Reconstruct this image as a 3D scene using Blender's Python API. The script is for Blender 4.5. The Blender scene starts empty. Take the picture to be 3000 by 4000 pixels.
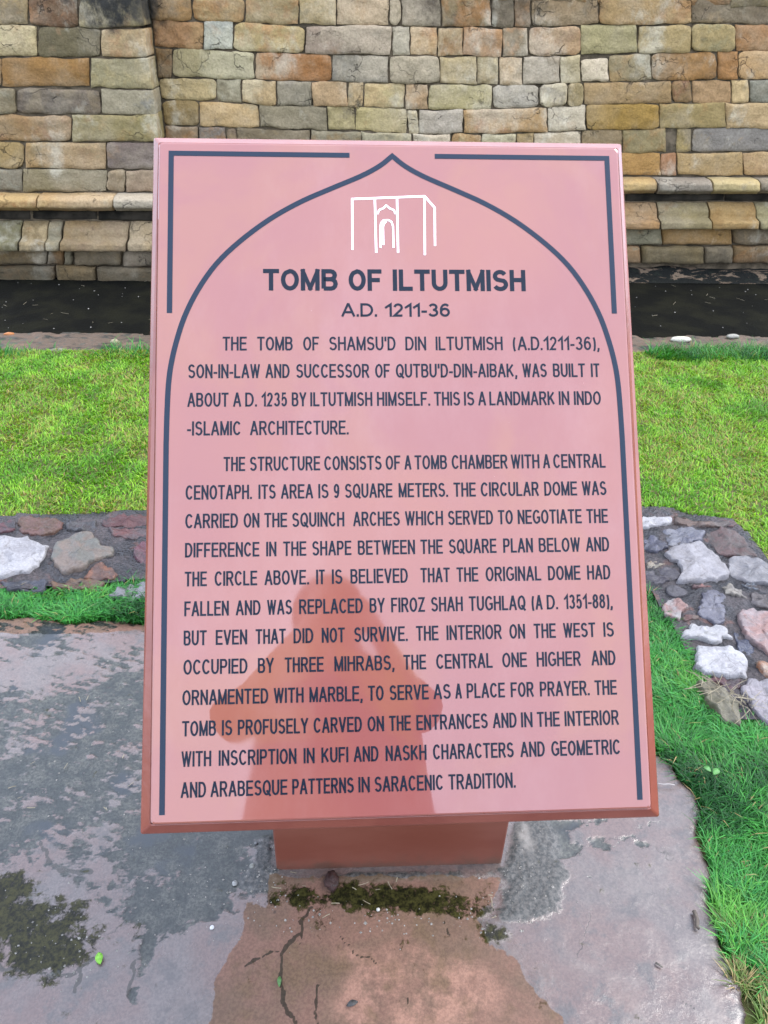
import bpy, bmesh, math, random
import numpy as np
from mathutils import Vector, Matrix

random.seed(7)
rng = np.random.default_rng(11)
SC = bpy.context.scene
COL = SC.collection

# ------------------------------------------------------------------ camera
# world frame: X right along the wall, Y towards the wall, Z up, camera 1.4 m above the paving
W = np.array([[0.99865172, -0.00711685, 0.05142072],
              [-0.04652096, -0.56221894, 0.82567891],
              [0.02303347, -0.82695781, -0.56179199]])
CAM_H = 1.4
cam_d = bpy.data.cameras.new('camera')
cam = bpy.data.objects.new('camera', cam_d)
COL.objects.link(cam)
cam_d.sensor_fit = 'HORIZONTAL'
cam_d.sensor_width = 36.0
cam_d.lens = 36.0
cam_d.clip_start = 0.01
cam_d.clip_end = 500
m = Matrix(((W[0][0], -W[0][1], -W[0][2], 0), (W[1][0], -W[1][1], -W[1][2], 0),
            (W[2][0], -W[2][1], -W[2][2], CAM_H), (0, 0, 0, 1)))
cam.matrix_world = m
SC.camera = cam

# ------------------------------------------------------------------ sky, sun, exposure
SUN_EL, SUN_AZ = math.radians(56), math.radians(82)      # azimuth clockwise from +Y
world = bpy.data.worlds.new('World')
SC.world = world
world.use_nodes = True
nt = world.node_tree
nt.nodes.clear()
sky = nt.nodes.new('ShaderNodeTexSky')
sky.sky_type = 'NISHITA'
sky.sun_disc = False
sky.sun_elevation = SUN_EL
sky.sun_rotation = SUN_AZ
sky.air_density = 1.0
sky.dust_density = 3.0
mixs = nt.nodes.new('ShaderNodeMix')
mixs.data_type = 'RGBA'
mixs.inputs[0].default_value = 0.86
mixs.inputs[7].default_value = (8.0, 9.0, 11.4, 1)           # even overcast cloud layer
nt.links.new(sky.outputs[0], mixs.inputs[6])
bg = nt.nodes.new('ShaderNodeBackground')
bg.inputs[1].default_value = 0.12
nt.links.new(mixs.outputs[2], bg.inputs[0])
wo = nt.nodes.new('ShaderNodeOutputWorld')
nt.links.new(bg.outputs[0], wo.inputs[0])

sl = bpy.data.lights.new('sun', 'SUN')
sl.energy = 1.2
sl.angle = math.radians(22)
sl.color = (1.0, 0.96, 0.9)
sun = bpy.data.objects.new('sun', sl)
COL.objects.link(sun)
sd = Vector((math.sin(SUN_AZ) * math.cos(SUN_EL), math.cos(SUN_AZ) * math.cos(SUN_EL), math.sin(SUN_EL)))
sun.rotation_euler = sd.to_track_quat('Z', 'Y').to_euler()
sun.location = (0, 0, 6)

SC.view_settings.view_transform = 'Standard'
SC.view_settings.look = 'None'
SC.view_settings.gamma = 1
SC.view_settings.use_curve_mapping = False
SC.view_settings.exposure = 1.85

# ------------------------------------------------------------------ measuring helpers
def ray(px, py):
    return W @ np.array([(px - 1500.0) / 3000.0, (py - 2000.0) / 3000.0, 1.0])
def G(px, py, z=0.0):
    """point of the ground plane z that the photograph shows at (px, py)"""
    r = ray(px, py)
    return r * ((z - CAM_H) / r[2]) + np.array([0, 0, CAM_H])
def WL(px, py, Y):
    r = ray(px, py)
    return r * (Y / r[1]) + np.array([0, 0, CAM_H])
def lin(c, k=1.0):
    out = []
    for v in c:
        v = v / 255.0
        out.append(k * (v / 12.92 if v <= 0.04045 else ((v + 0.055) / 1.055) ** 2.4))
    return out

# ------------------------------------------------------------------ numpy noise
_H = rng.random((256, 256))
def vnoise(x, y):
    xi = np.floor(x).astype(int); yi = np.floor(y).astype(int)
    fx = x - xi; fy = y - yi
    fx = fx * fx * (3 - 2 * fx); fy = fy * fy * (3 - 2 * fy)
    a = _H[xi & 255, yi & 255]; b = _H[(xi + 1) & 255, yi & 255]
    c = _H[xi & 255, (yi + 1) & 255]; d = _H[(xi + 1) & 255, (yi + 1) & 255]
    return (a * (1 - fx) + b * fx) * (1 - fy) + (c * (1 - fx) + d * fx) * fy
def fbm(x, y, o=5, r=0.5):
    s = 0; a = 1; t = 0
    for i in range(o):
        s = s + a * vnoise(x * 2 ** i + 17.3 * i, y * 2 ** i + 5.1 * i); t += a; a *= r
    return s / t
def smooth(e0, e1, x):
    t = np.clip((x - e0) / (e1 - e0), 0, 1)
    return t * t * (3 - 2 * t)
def in_poly(x, y, poly):
    inside = np.zeros(np.shape(x), bool)
    n = len(poly); j = n - 1
    for i in range(n):
        xi, yi = poly[i][0], poly[i][1]; xj, yj = poly[j][0], poly[j][1]
        c = ((yi > y) != (yj > y)) & (x < (xj - xi) * (y - yi) / ((yj - yi) + 1e-12) + xi)
        inside ^= c
        j = i
    return inside
def seg_dist(x, y, pl):
    d = np.full(np.shape(x), 1e9)
    for (a, b) in zip(pl[:-1], pl[1:]):
        ax, ay, bx, by = a[0], a[1], b[0], b[1]
        dx, dy = bx - ax, by - ay
        t = np.clip(((x - ax) * dx + (y - ay) * dy) / (dx * dx + dy * dy + 1e-12), 0, 1)
        d = np.minimum(d, np.hypot(x - ax - t * dx, y - ay - t * dy))
    return d

# ------------------------------------------------------------------ object helpers
def wloc(p):
    v = np.zeros(3)
    while p is not None:
        v = v + np.array(p.location); p = p.parent
    return v
def mesh_obj(name, verts, faces, mat, parent=None, smooth_sh=False, attrs=None, loc=None):
    """verts are world coordinates; stored relative to the object's own origin"""
    me = bpy.data.meshes.new(name)
    V = np.asarray(verts, dtype=float)
    if loc is None:
        loc = np.zeros(3) if parent is not None else V.mean(axis=0)
        if parent is not None:
            loc = V.mean(axis=0)
    loc = np.asarray(loc, float)
    if isinstance(faces, np.ndarray):
        n = len(faces); k = faces.shape[1]
        me.vertices.add(len(V)); me.vertices.foreach_set('co', (V - loc).astype(np.float32).ravel())
        me.loops.add(n * k); me.loops.foreach_set('vertex_index', faces.astype(np.int32).ravel())
        me.polygons.add(n)
        me.polygons.foreach_set('loop_start', np.arange(0, n * k, k, dtype=np.int32))
        me.update(calc_edges=True); me.validate()
    else:
        me.from_pydata((V - loc).tolist(), [], faces); me.update()
    if smooth_sh:
        me.polygons.foreach_set('use_smooth', np.ones(len(me.polygons), bool))
    if attrs:
        for nm, a in attrs.items():
            a = np.asarray(a, np.float32)
            if a.ndim == 1:
                at = me.attributes.new(nm, 'FLOAT', 'POINT'); at.data.foreach_set('value', a)
            else:
                if a.shape[1] == 3:
                    a = np.concatenate([a, np.ones((len(a), 1), np.float32)], 1)
                at = me.attributes.new(nm, 'FLOAT_COLOR', 'POINT'); at.data.foreach_set('color', a.ravel())
    if mat is not None:
        me.materials.append(mat)
    o = bpy.data.objects.new(name, me)
    COL.objects.link(o)
    o.parent = parent
    o.location = loc - (wloc(parent) if parent is not None else 0)
    return o
def tag(o, label=None, cat=None, group=None, kind=None):
    if label: o['label'] = label
    if cat: o['category'] = cat
    if group: o['group'] = group
    if kind: o['kind'] = kind
    return o
def empty(name, loc, label=None, cat=None, group=None):
    o = bpy.data.objects.new(name, None); COL.objects.link(o)
    o.location = loc; o.empty_display_size = 0.05
    return tag(o, label, cat, group)

# ------------------------------------------------------------------ node material helper
class NM:
    def __init__(s, name):
        s.m = bpy.data.materials.new(name); s.m.use_nodes = True
        s.t = s.m.node_tree; s.t.nodes.clear()
        s.out = s.t.nodes.new('ShaderNodeOutputMaterial')
    def n(s, ty, **kw):
        nd = s.t.nodes.new(ty)
        for k, v in kw.items(): setattr(nd, k, v)
        return nd
    def set(s, sock, v):
        if isinstance(v, bpy.types.NodeSocket): s.t.links.new(v, sock)
        elif isinstance(v, (list, tuple)) and len(v) == 3 and sock.type == 'RGBA': sock.default_value = (*v, 1)
        else: sock.default_value = v
    def coord(s, kind='Object'):
        return s.n('ShaderNodeTexCoord').outputs[kind]
    def pos(s):
        return s.n('ShaderNodeNewGeometry').outputs['Position']
    def mapping(s, vec, scale=(1, 1, 1), loc=(0, 0, 0), rot=(0, 0, 0)):
        nd = s.n('ShaderNodeMapping'); s.set(nd.inputs[0], vec)
        nd.inputs['Scale'].default_value = scale; nd.inputs['Rotation'].default_value = rot
        s.set(nd.inputs['Location'], loc)
        return nd.outputs[0]
    def noise(s, vec, scale, detail=6, rough=0.55, dist=0.0):
        nd = s.n('ShaderNodeTexNoise'); s.set(nd.inputs['Vector'], vec)
        nd.inputs['Scale'].default_value = scale; nd.inputs['Detail'].default_value = detail
        nd.inputs['Roughness'].default_value = rough; nd.inputs['Distortion'].default_value = dist
        return nd.outputs['Fac']
    def voro(s, vec, scale, feature='F1'):
        nd = s.n('ShaderNodeTexVoronoi', feature=feature); s.set(nd.inputs['Vector'], vec)
        nd.inputs['Scale'].default_value = scale
        return nd.outputs['Distance']
    def ramp(s, fac, a, b, lo=0.0, hi=1.0):
        nd = s.n('ShaderNodeMapRange'); nd.clamp = True
        nd.interpolation_type = 'SMOOTHSTEP'
        s.set(nd.inputs[0], fac)
        nd.inputs[1].default_value = a; nd.inputs[2].default_value = b
        nd.inputs[3].default_value = lo; nd.inputs[4].default_value = hi
        return nd.outputs[0]
    def mix(s, fac, a, b, blend='MIX'):
        nd = s.n('ShaderNodeMix', data_type='RGBA', blend_type=blend)
        s.set(nd.inputs[0], fac); s.set(nd.inputs[6], a); s.set(nd.inputs[7], b)
        return nd.outputs[2]
    def math(s, op, a, b=0.0):
        nd = s.n('ShaderNodeMath', operation=op); s.set(nd.inputs[0], a); s.set(nd.inputs[1], b)
        return nd.outputs[0]
    def attr(s, name, kind='GEOMETRY', out='Fac'):
        nd = s.n('ShaderNodeAttribute', attribute_type=kind, attribute_name=name)
        return nd.outputs[out]
    def bump(s, h, strength=0.4, dist=0.01, normal=None):
        nd = s.n('ShaderNodeBump'); s.set(nd.inputs['Height'], h)
        nd.inputs['Strength'].default_value = strength; nd.inputs['Distance'].default_value = dist
        if normal is not None: s.set(nd.inputs['Normal'], normal)
        return nd.outputs[0]
    def bsdf(s, color, rough=0.8, spec=0.5, normal=None, ior=1.5, **kw):
        nd = s.n('ShaderNodeBsdfPrincipled')
        s.set(nd.inputs['Base Color'], color); s.set(nd.inputs['Roughness'], rough)
        s.set(nd.inputs['Specular IOR Level'], spec); nd.inputs['IOR'].default_value = ior
        if normal is not None: s.set(nd.inputs['Normal'], normal)
        for k, v in kw.items(): s.set(nd.inputs[k.replace('_', ' ')], v)
        s.t.links.new(nd.outputs[0], s.out.inputs[0])
        return nd
# ------------------------------------------------------------------ materials
def simple_mat(name, c1, c2, scale=20, rough=0.8, spec=0.3, bump=0.3, bd=0.003):
    q = NM(name); v = q.coord()
    f = q.noise(v, scale)
    q.bsdf(q.mix(q.ramp(f, .35, .65), c1, c2), rough, spec, q.bump(q.noise(v, scale * 4), bump, bd))
    return q.m

def mat_wall_stone():
    q = NM('sandstone block')
    v = q.pos()
    oi = q.n('ShaderNodeObjectInfo')
    c1 = oi.outputs['Color']; c2 = q.attr('col2', 'OBJECT', 'Color')
    f = q.math('ADD', q.math('MULTIPLY', q.noise(v, 5.5, 5, .6, .6), .6), q.math('MULTIPLY', q.noise(v, 17, 5, .6, .4), .4))
    rnd = q.math('ADD', f, q.math('MULTIPLY', q.math('SUBTRACT', oi.outputs['Random'], 0.5), .25))
    col = q.mix(q.ramp(rnd, .44, .57), c1, c2)
    # pale lime bloom and warm iron staining, each with a shape of its own
    col = q.mix(q.math('MULTIPLY', q.ramp(q.noise(q.mapping(v, (1.3, 1, .9), (3, 0, 0)), 3.2, 5, .65), .55, .70), .5), col, (.46, .43, .34))
    col = q.mix(q.math('MULTIPLY', q.ramp(q.noise(q.mapping(v, (1, 1, 1.5), (9, 2, 4)), 4.5, 5, .65), .60, .72), .5), col, (.20, .095, .03))
    col = q.mix(q.math('MULTIPLY', q.ramp(q.noise(q.mapping(v, (1, 1, 1), (1, 7, 2)), 8.0, 6, .7), .54, .80), .5), col, (.06, .057, .05))
    big = q.noise(q.mapping(v, (1, 1, .7), (5, 3, 8)), 1.7, 4, .6)
    col = q.mix(q.math('MULTIPLY', q.ramp(big, .50, .70), .30), col, (.34, .30, .23))
    col = q.mix(q.math('MULTIPLY', q.ramp(big, .46, .30), .35), col, (.085, .075, .05))
    wash = q.ramp(q.noise(q.mapping(v, (1, 1, 1.2), (2, 6, 5)), 3.4, 6, .62, .5), .46, .66, 0, .30)
    col = q.mix(wash, col, (.30, .245, .165))
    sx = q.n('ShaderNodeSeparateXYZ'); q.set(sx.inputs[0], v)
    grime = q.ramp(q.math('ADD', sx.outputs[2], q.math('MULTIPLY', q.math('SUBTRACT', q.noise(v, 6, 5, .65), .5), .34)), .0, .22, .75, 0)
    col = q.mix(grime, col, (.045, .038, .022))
    for cx_, cz_, rr_, cc_, am_ in ((-1.06, 1.38, .24, (.020, .019, .016), 1.0), (-.98, 1.30, .07, (.035, .032, .026), .7), (.98, 1.40, .16, (.05, .045, .035), .6), (.25, 1.22, .42, (.46, .38, .26), .42), (.95, .98, .30, (.48, .42, .32), .42), (-.55, 1.05, .22, (.42, .38, .26), .4)):
        cb = q.n('ShaderNodeCombineXYZ'); q.set(cb.inputs[0], q.math('SUBTRACT', sx.outputs[0], cx_)); q.set(cb.inputs[1], q.math('SUBTRACT', sx.outputs[2], cz_))
        ln = q.n('ShaderNodeVectorMath', operation='LENGTH'); q.set(ln.inputs[0], cb.outputs[0])
        dd = q.math('ADD', ln.outputs[1], q.math('MULTIPLY', q.math('SUBTRACT', q.noise(q.mapping(v, (1, 1, .7), (cx_, 0, cz_)), 7, 6, .65), .5), rr_ * 3.2))
        col = q.mix(q.ramp(dd, rr_ * .35, rr_ * 1.05, am_, 0), col, cc_)
    g = q.noise(v, 90, 5, .7)
    col = q.mix(q.ramp(g, .3, .7, 0, 1), q.mix(1.0, col, (.80, .78, .74), 'MULTIPLY'), q.mix(1.0, col, (1.12, 1.1, 1.06), 'MULTIPLY'))
    pits = q.ramp(q.voro(v, 140), .0, .16, 0, 1)
    col = q.mix(q.math('MULTIPLY', q.math('SUBTRACT', 1.0, pits), .3), col, (.04, .035, .025))
    nv = q.n('ShaderNodeTexNoise'); q.set(nv.inputs['Vector'], v); nv.inputs['Scale'].default_value = 7; nv.inputs['Detail'].default_value = 5
    sc_ = q.n('ShaderNodeVectorMath', operation='SCALE'); q.set(sc_.inputs[0], nv.outputs['Color']); sc_.inputs['Scale'].default_value = .3
    ad = q.n('ShaderNodeVectorMath', operation='ADD'); q.set(ad.inputs[0], v); q.set(ad.inputs[1], sc_.outputs[0])
    ck = q.ramp(q.voro(q.mapping(ad.outputs[0], (1, 1, 1.7)), 5.5, 'DISTANCE_TO_EDGE'), .0, .022, 1, 0)
    ck = q.math('MULTIPLY', ck, q.ramp(q.noise(v, 4.1, 4), .54, .62))
    col = q.mix(q.math('MULTIPLY', ck, .45), col, (.028, .024, .018))
    h = q.math('ADD', q.math('ADD', q.math('MULTIPLY', ck, -1.2), q.noise(v, 26, 6, .65)), q.math('MULTIPLY', q.noise(v, 150, 3, .6), .25))
    q.bsdf(col, .88, .25, q.bump(h, .8, .014))
    return q.m

def mat_mortar():
    q = NM('lime mortar core'); v = q.pos()
    col = q.mix(q.ramp(q.noise(v, 14), .35, .65), (.13, .10, .065), (.05, .040, .026))
    q.bsdf(col, .95, .1, q.bump(q.noise(v, 70, 6), .7, .01))
    return q.m

def mat_rubble():
    q = NM('rubble stone')
    v = q.pos(); oi = q.n('ShaderNodeObjectInfo')
    c1 = oi.outputs['Color']; c2 = q.attr('col2', 'OBJECT', 'Color')
    col = q.mix(q.ramp(q.noise(v, 14, 6, .65, .8), .42, .62), c1, c2)
    col = q.mix(q.math('MULTIPLY', q.ramp(q.noise(q.mapping(v, (1, 1, 1), (4, 1, 0)), 42, 6, .7, 1.5), .56, .63), .45), col, (.06, .055, .05))
    col = q.mix(q.ramp(q.noise(v, 160, 4, .7), .3, .7), q.mix(1., col, (.75, .74, .74), 'MULTIPLY'), col)
    ck = q.ramp(q.voro(q.mapping(v, (1, 1, 1)), 22, 'DISTANCE_TO_EDGE'), .0, .05, 1, 0)
    ck = q.math('MULTIPLY', ck, q.ramp(q.noise(v, 20, 5, .7), .48, .58))
    col = q.mix(q.math('MULTIPLY', ck, .55), col, q.mix(1., col, (.35, .33, .32), 'MULTIPLY'))
    h = q.math('ADD', q.noise(q.mapping(v, (1, 2.2, 1), rot=(0, 0, .6)), 38, 7, .7, .6), q.math('MULTIPLY', q.noise(v, 190, 3), .3))
    q.bsdf(col, q.attr('gloss', 'OBJECT'), .4, q.bump(h, .7, .008))
    return q.m

def mat_rubble_bed():
    q = NM('dark mortar bed'); v = q.pos()
    f = q.noise(v, 9, 6, .65, .5)
    col = q.mix(q.ramp(f, .42, .6), (.010, .0095, .0115), (.045, .036, .036))
    col = q.mix(q.math('MULTIPLY', q.ramp(q.noise(q.mapping(v, (1, 1, 1), (5, 5, 1)), 12, 5, .6), .60, .68), .7), col, (.085, .038, .028))
    col = q.mix(q.ramp(q.noise(v, 120, 5, .7), .35, .7), q.mix(1., col, (.55, .55, .55), 'MULTIPLY'), q.mix(1., col, (1.4, 1.4, 1.4), 'MULTIPLY'))
    h = q.math('ADD', q.noise(v, 34, 8, .72, .4), q.math('MULTIPLY', q.voro(v, 120), .4))
    q.bsdf(col, q.ramp(f, .4, .62, .32, .75), .45, q.bump(h, .9, .016))
    return q.m

def mat_apron():
    q = NM('algae blackened ground'); v = q.pos()
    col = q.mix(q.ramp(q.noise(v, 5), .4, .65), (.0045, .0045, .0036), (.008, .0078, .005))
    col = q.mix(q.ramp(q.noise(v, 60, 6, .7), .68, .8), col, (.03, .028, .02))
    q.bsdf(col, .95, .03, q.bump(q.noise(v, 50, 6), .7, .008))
    return q.m

def mat_ledge():
    q = NM('wet ledge stone'); v = q.pos()
    f = q.noise(q.mapping(v, (1, 2, 1)), 7, 6, .65, .7)
    col = q.mix(q.ramp(f, .38, .5), (.018, .018, .013), (.075, .052, .035))
    col = q.mix(q.ramp(f, .54, .66), col, (.11, .068, .045))
    col = q.mix(q.ramp(q.noise(v, 25, 6), .55, .7), col, (.04, .045, .035))
    q.bsdf(col, .75, .3, q.bump(q.noise(v, 40, 7, .7), .8, .01))
    return q.m

def mat_foot():
    q = NM('black crusted footing'); v = q.pos()
    f = q.noise(q.mapping(v, (1, 2, 3)), 6, 7, .7, .8)
    col = q.mix(q.ramp(f, .53, .57), (.0055, .006, .0045), (.12, .085, .055))
    col = q.mix(q.ramp(q.noise(v, 30, 6), .55, .7), col, (.010, .012, .008))
    q.bsdf(col, .9, .15, q.bump(q.noise(v, 50, 7, .7), .9, .012))
    return q.m

def mat_soil():
    q = NM('soil and thatch'); v = q.pos()
    col = q.mix(q.ramp(q.noise(v, 25, 6, .7), .35, .65), (.055, .085, .018), (.075, .065, .03))
    q.bsdf(col, .95, .1, q.bump(q.noise(v, 90, 6), .8, .01))
    return q.m

def mat_grass(name, trans=0.35):
    q = NM(name)
    c = q.attr('Col', 'GEOMETRY', 'Color')
    d = q.n('ShaderNodeBsdfPrincipled'); q.set(d.inputs['Base Color'], c)
    d.inputs['Roughness'].default_value = .5; d.inputs['Specular IOR Level'].default_value = .35
    t = q.n('ShaderNodeBsdfTranslucent'); q.set(t.inputs[0], q.mix(1., c, (1.2, 1.25, .7), 'MULTIPLY'))
    mx = q.n('ShaderNodeMixShader'); mx.inputs[0].default_value = trans
    q.t.links.new(d.outputs[0], mx.inputs[1]); q.t.links.new(t.outputs[0], mx.inputs[2])
    q.t.links.new(mx.outputs[0], q.out.inputs[0])
    return q.m

def mat_paving():
    q = NM('wet red sandstone paving'); v = q.pos()
    dark0 = q.attr('dark'); moss0 = q.attr('moss'); grav0 = q.attr('gravel'); warm = q.attr('warm')
    hn = q.math('SUBTRACT', q.noise(v, 55, 7, .72, .3), .5)
    hn2 = q.math('SUBTRACT', q.noise(q.mapping(v, (1, 2.6, 1), rot=(0, 0, -.25)), 48, 6, .7, .4), .5)
    dark = q.ramp(q.math('ADD', dark0, q.math('ADD', q.math('MULTIPLY', hn, .6), q.math('MULTIPLY', hn2, .7))), .42, .56)
    moss = q.ramp(q.math('ADD', moss0, q.math('MULTIPLY', hn, 2.3)), .38, .74)
    grav = q.ramp(q.math('ADD', grav0, q.math('MULTIPLY', hn, .8)), .42, .60)
    pink = q.mix(q.ramp(q.noise(v, 6, 5, .6, .5), .38, .62), (.088, .060, .052), (.086, .071, .064))
    pink = q.mix(q.ramp(q.noise(v, 22, 6, .65), .5, .68), pink, (.060, .052, .048))
    tan = q.mix(q.ramp(q.noise(v, 9, 6, .6, .4), .38, .62), (.092, .060, .042), (.118, .068, .050))
    tan = q.mix(q.math('MULTIPLY', q.ramp(q.attr('pale'), .3, .8), q.ramp(q.noise(v, 16, 6, .65), .38, .58)), tan, (.185, .105, .076))
    tan = q.mix(q.math('MULTIPLY', q.ramp(q.noise(q.mapping(v, loc=(3, 3, 0)), 16, 6, .6), .5, .68), .8), tan, (.085, .056, .034))
    warm = q.ramp(q.math('ADD', warm, q.math('MULTIPLY', hn, .5)), .47, .53)
    base = q.mix(warm, pink, tan)
    # hairline cracks
    ck = q.n('ShaderNodeTexVoronoi', feature='DISTANCE_TO_EDGE')
    q.set(ck.inputs['Vector'], q.n('ShaderNodeVectorMath', operation='ADD').outputs[0])
    vm = ck.inputs['Vector'].links[0].from_node
    q.set(vm.inputs[0], v)
    nv = q.n('ShaderNodeTexNoise'); q.set(nv.inputs['Vector'], v); nv.inputs['Scale'].default_value = 9; nv.inputs['Detail'].default_value = 5
    sc_ = q.n('ShaderNodeVectorMath', operation='SCALE'); q.set(sc_.inputs[0], nv.outputs['Color']); sc_.inputs['Scale'].default_value = .12
    q.set(vm.inputs[1], sc_.outputs[0]); ck.inputs['Scale'].default_value = 4.2
    crack = q.math('MULTIPLY', q.ramp(ck.outputs['Distance'], .001, .006, 1, 0), q.ramp(q.noise(v, 3.3, 3),   .53, .60))
    crk = q.ramp(q.math('ADD', q.attr('crk'), q.math('MULTIPLY', hn, .6)), .42, .62)
    base = q.mix(q.math('MULTIPLY', q.math('MAXIMUM', crack, crk), .85), base, (.018, .015, .010))
    pit = q.math('MULTIPLY', q.ramp(q.voro(v, 34), .05, .14, 1, 0), q.ramp(q.noise(v, 13, 4, .6), .56, .66))
    base = q.mix(q.math('MULTIPLY', pit, .6), base, (.035, .030, .024))
    base = q.mix(q.ramp(q.noise(v, 210, 3, .7), .35, .65), q.mix(1., base, (.84, .84, .85), 'MULTIPLY'), q.mix(1., base, (1.14, 1.13, 1.12), 'MULTIPLY'))
    darkc = q.mix(q.ramp(q.noise(v, 30, 6, .7), .4, .65), (.009, .0115, .0095), (.030, .031, .025))
    darkc = q.mix(q.ramp(q.noise(v, 170, 4, .75), .38, .62), q.mix(1., darkc, (.45, .45, .45), 'MULTIPLY'), q.mix(1., darkc, (1.7, 1.65, 1.6), 'MULTIPLY'))
    darkc = q.mix(q.ramp(q.noise(v, 7, 4), .55, .65), darkc, (.012, .016, .019))
    col = q.mix(dark, base, darkc)
    gcol = q.mix(q.ramp(q.noise(v, 130, 4, .75), .4, .62), (.014, .016, .015), (.060, .056, .050))
    gcol = q.mix(q.math('MULTIPLY', warm, .6), gcol, (.11, .07, .04))
    gcol = q.mix(q.ramp(q.math('ADD', q.attr('pale'), q.math('MULTIPLY', hn, .5)), .35, .7), gcol, q.mix(q.noise(v, 60, 5, .7), (.07, .065, .055), (.20, .18, .16)))
    col = q.mix(grav, col, gcol)
    mcol = q.mix(q.ramp(q.noise(v, 110, 5, .7), .38, .66), (.006, .0060, .003), (.030, .028, .009))
    col = q.mix(moss, col, mcol)
    # small pale grit
    grit = q.ramp(q.voro(v, 75), .02, .10, 1, 0)
    grit = q.math('MULTIPLY', grit, q.ramp(q.noise(v, 18, 3), .55, .68))
    grit = q.math('MULTIPLY', grit, q.math('MAXIMUM', dark, moss))
    col = q.mix(grit, col, (.30, .28, .25))
    rr = q.ramp(q.noise(v, 12, 5, .6), .38, .66, .07, .34)
    rough = q.n('ShaderNodeMix', data_type='FLOAT'); q.set(rough.inputs[0], q.math('MAXIMUM', grav, moss))
    q.set(rough.inputs[2], rr); rough.inputs[3].default_value = .62
    rfin = q.n('ShaderNodeMix', data_type='FLOAT'); q.set(rfin.inputs[0], q.math('MULTIPLY', dark, .75))
    q.set(rfin.inputs[2], rough.outputs[0]); rfin.inputs[3].default_value = .5
    spec = q.math('SUBTRACT', .5, q.math('MULTIPLY', warm, .40))
    spec = q.math('SUBTRACT', spec, q.math('MULTIPLY', moss, .30))
    rw = q.n('ShaderNodeMix', data_type='FLOAT'); q.set(rw.inputs[0], warm); q.set(rw.inputs[2], rfin.outputs[0]); rw.inputs[3].default_value = .45; rfin = rw
    h = q.math('ADD', q.math('MULTIPLY', q.noise(v, 60, 7, .7), .8), q.math('MULTIPLY', dark, -.35))
    h = q.math('ADD', h, q.math('MULTIPLY', q.math('MULTIPLY', q.noise(v, 170, 4, .75), grav), 1.3))
    h = q.math('ADD', h, q.math('MULTIPLY', q.math('MULTIPLY', q.noise(v, 150, 4, .75), moss), .8))
    h = q.math('ADD', h, q.math('MULTIPLY', crack, -.1))
    q.bsdf(col, rfin.outputs[0], spec, q.bump(h, .22, .006), ior=1.5)
    return q.m

def mat_board():
    q = NM('polished red paint'); v = q.coord()
    f = q.noise(v, 3.2, 3, .5)
    col = q.mix(q.ramp(f, .35, .65), (.180, .058, .051), (.198, .068, .050))
    col = q.mix(q.ramp(q.noise(q.mapping(v, (1, 1, 1), (7, 1, 3)), 4.2, 4, .6, .5), .50, .66, 0, .32), col, (.215, .088, .040))
    film = q.ramp(q.noise(q.mapping(v, (1, .5, .5), (2, 0, 0)), 6, 6, .65), .45, .75, 0, .10)
    col = q.mix(film, col, (.36, .25, .24))
    dust = q.ramp(q.voro(v, 90), .0, .03, 1, 0)
    dust = q.math('MULTIPLY', dust, q.ramp(q.noise(v, 14, 2), .6, .66))
    col = q.mix(dust, col, (.5, .42, .38))
    sm = q.noise(q.mapping(v, (1, .6, 1)), 4.5, 4, .6, .6)
    rg = q.ramp(sm, .42, .70, .015, .09)
    hb = q.math('ADD', q.noise(v, 5, 2, .4), q.math('ADD', q.math('MULTIPLY', q.noise(v, 60, 3, .5), .02), q.math('MULTIPLY', q.noise(v, 18, 2, .5), .10)))
    q.bsdf(col, rg, .5, q.bump(hb, .05, .01), ior=1.64)
    return q.m

def mat_frame():
    q = NM('red painted edge'); v = q.coord()
    col = q.mix(q.ramp(q.noise(v, 12), .35, .65), (.15, .038, .025), (.18, .052, .034))
    chip = q.ramp(q.noise(v, 80, 5, .7), .70, .76)
    col = q.mix(chip, col, (.42, .30, .27))
    q.bsdf(col, .22, .5, q.bump(q.noise(v, 60, 4), .12, .003), ior=1.5)
    return q.m

def mat_pedestal():
    q = NM('red painted pedestal'); v = q.coord()
    col = q.mix(q.ramp(q.noise(q.mapping(v, (.6, 1, 2)), 5, 4), .35, .65), (.125, .036, .022), (.15, .050, .032))
    col = q.mix(q.ramp(q.noise(v, 60, 5, .7), .68, .74), col, (.10, .04, .025))
    sz = q.n('ShaderNodeSeparateXYZ'); q.set(sz.inputs[0], q.pos())
    mud = q.ramp(q.math('ADD', sz.outputs[2], q.math('MULTIPLY', q.math('SUBTRACT', q.noise(v, 24, 6, .7), .5), .10)), .0, .05, 1, 0)
    col = q.mix(q.math('MULTIPLY', mud, .7), col, (.06, .042, .028))
    spl = q.math('MULTIPLY', q.ramp(q.voro(v, 60), .04, .10, 1, 0), q.ramp(q.noise(v, 11, 3), .55, .65))
    col = q.mix(q.math('MULTIPLY', spl, .6), col, (.075, .045, .03))
    q.bsdf(col, .35, .4, q.bump(q.noise(v, 90, 4), .08, .002))
    return q.m

def flat_mat(name, c, rough=.5, spec=.5, bump=0):
    q = NM(name)
    nrm = q.bump(q.noise(q.coord(), 500, 3), bump, .001) if bump else None
    q.bsdf(c, rough, spec, nrm)
    return q.m

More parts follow.
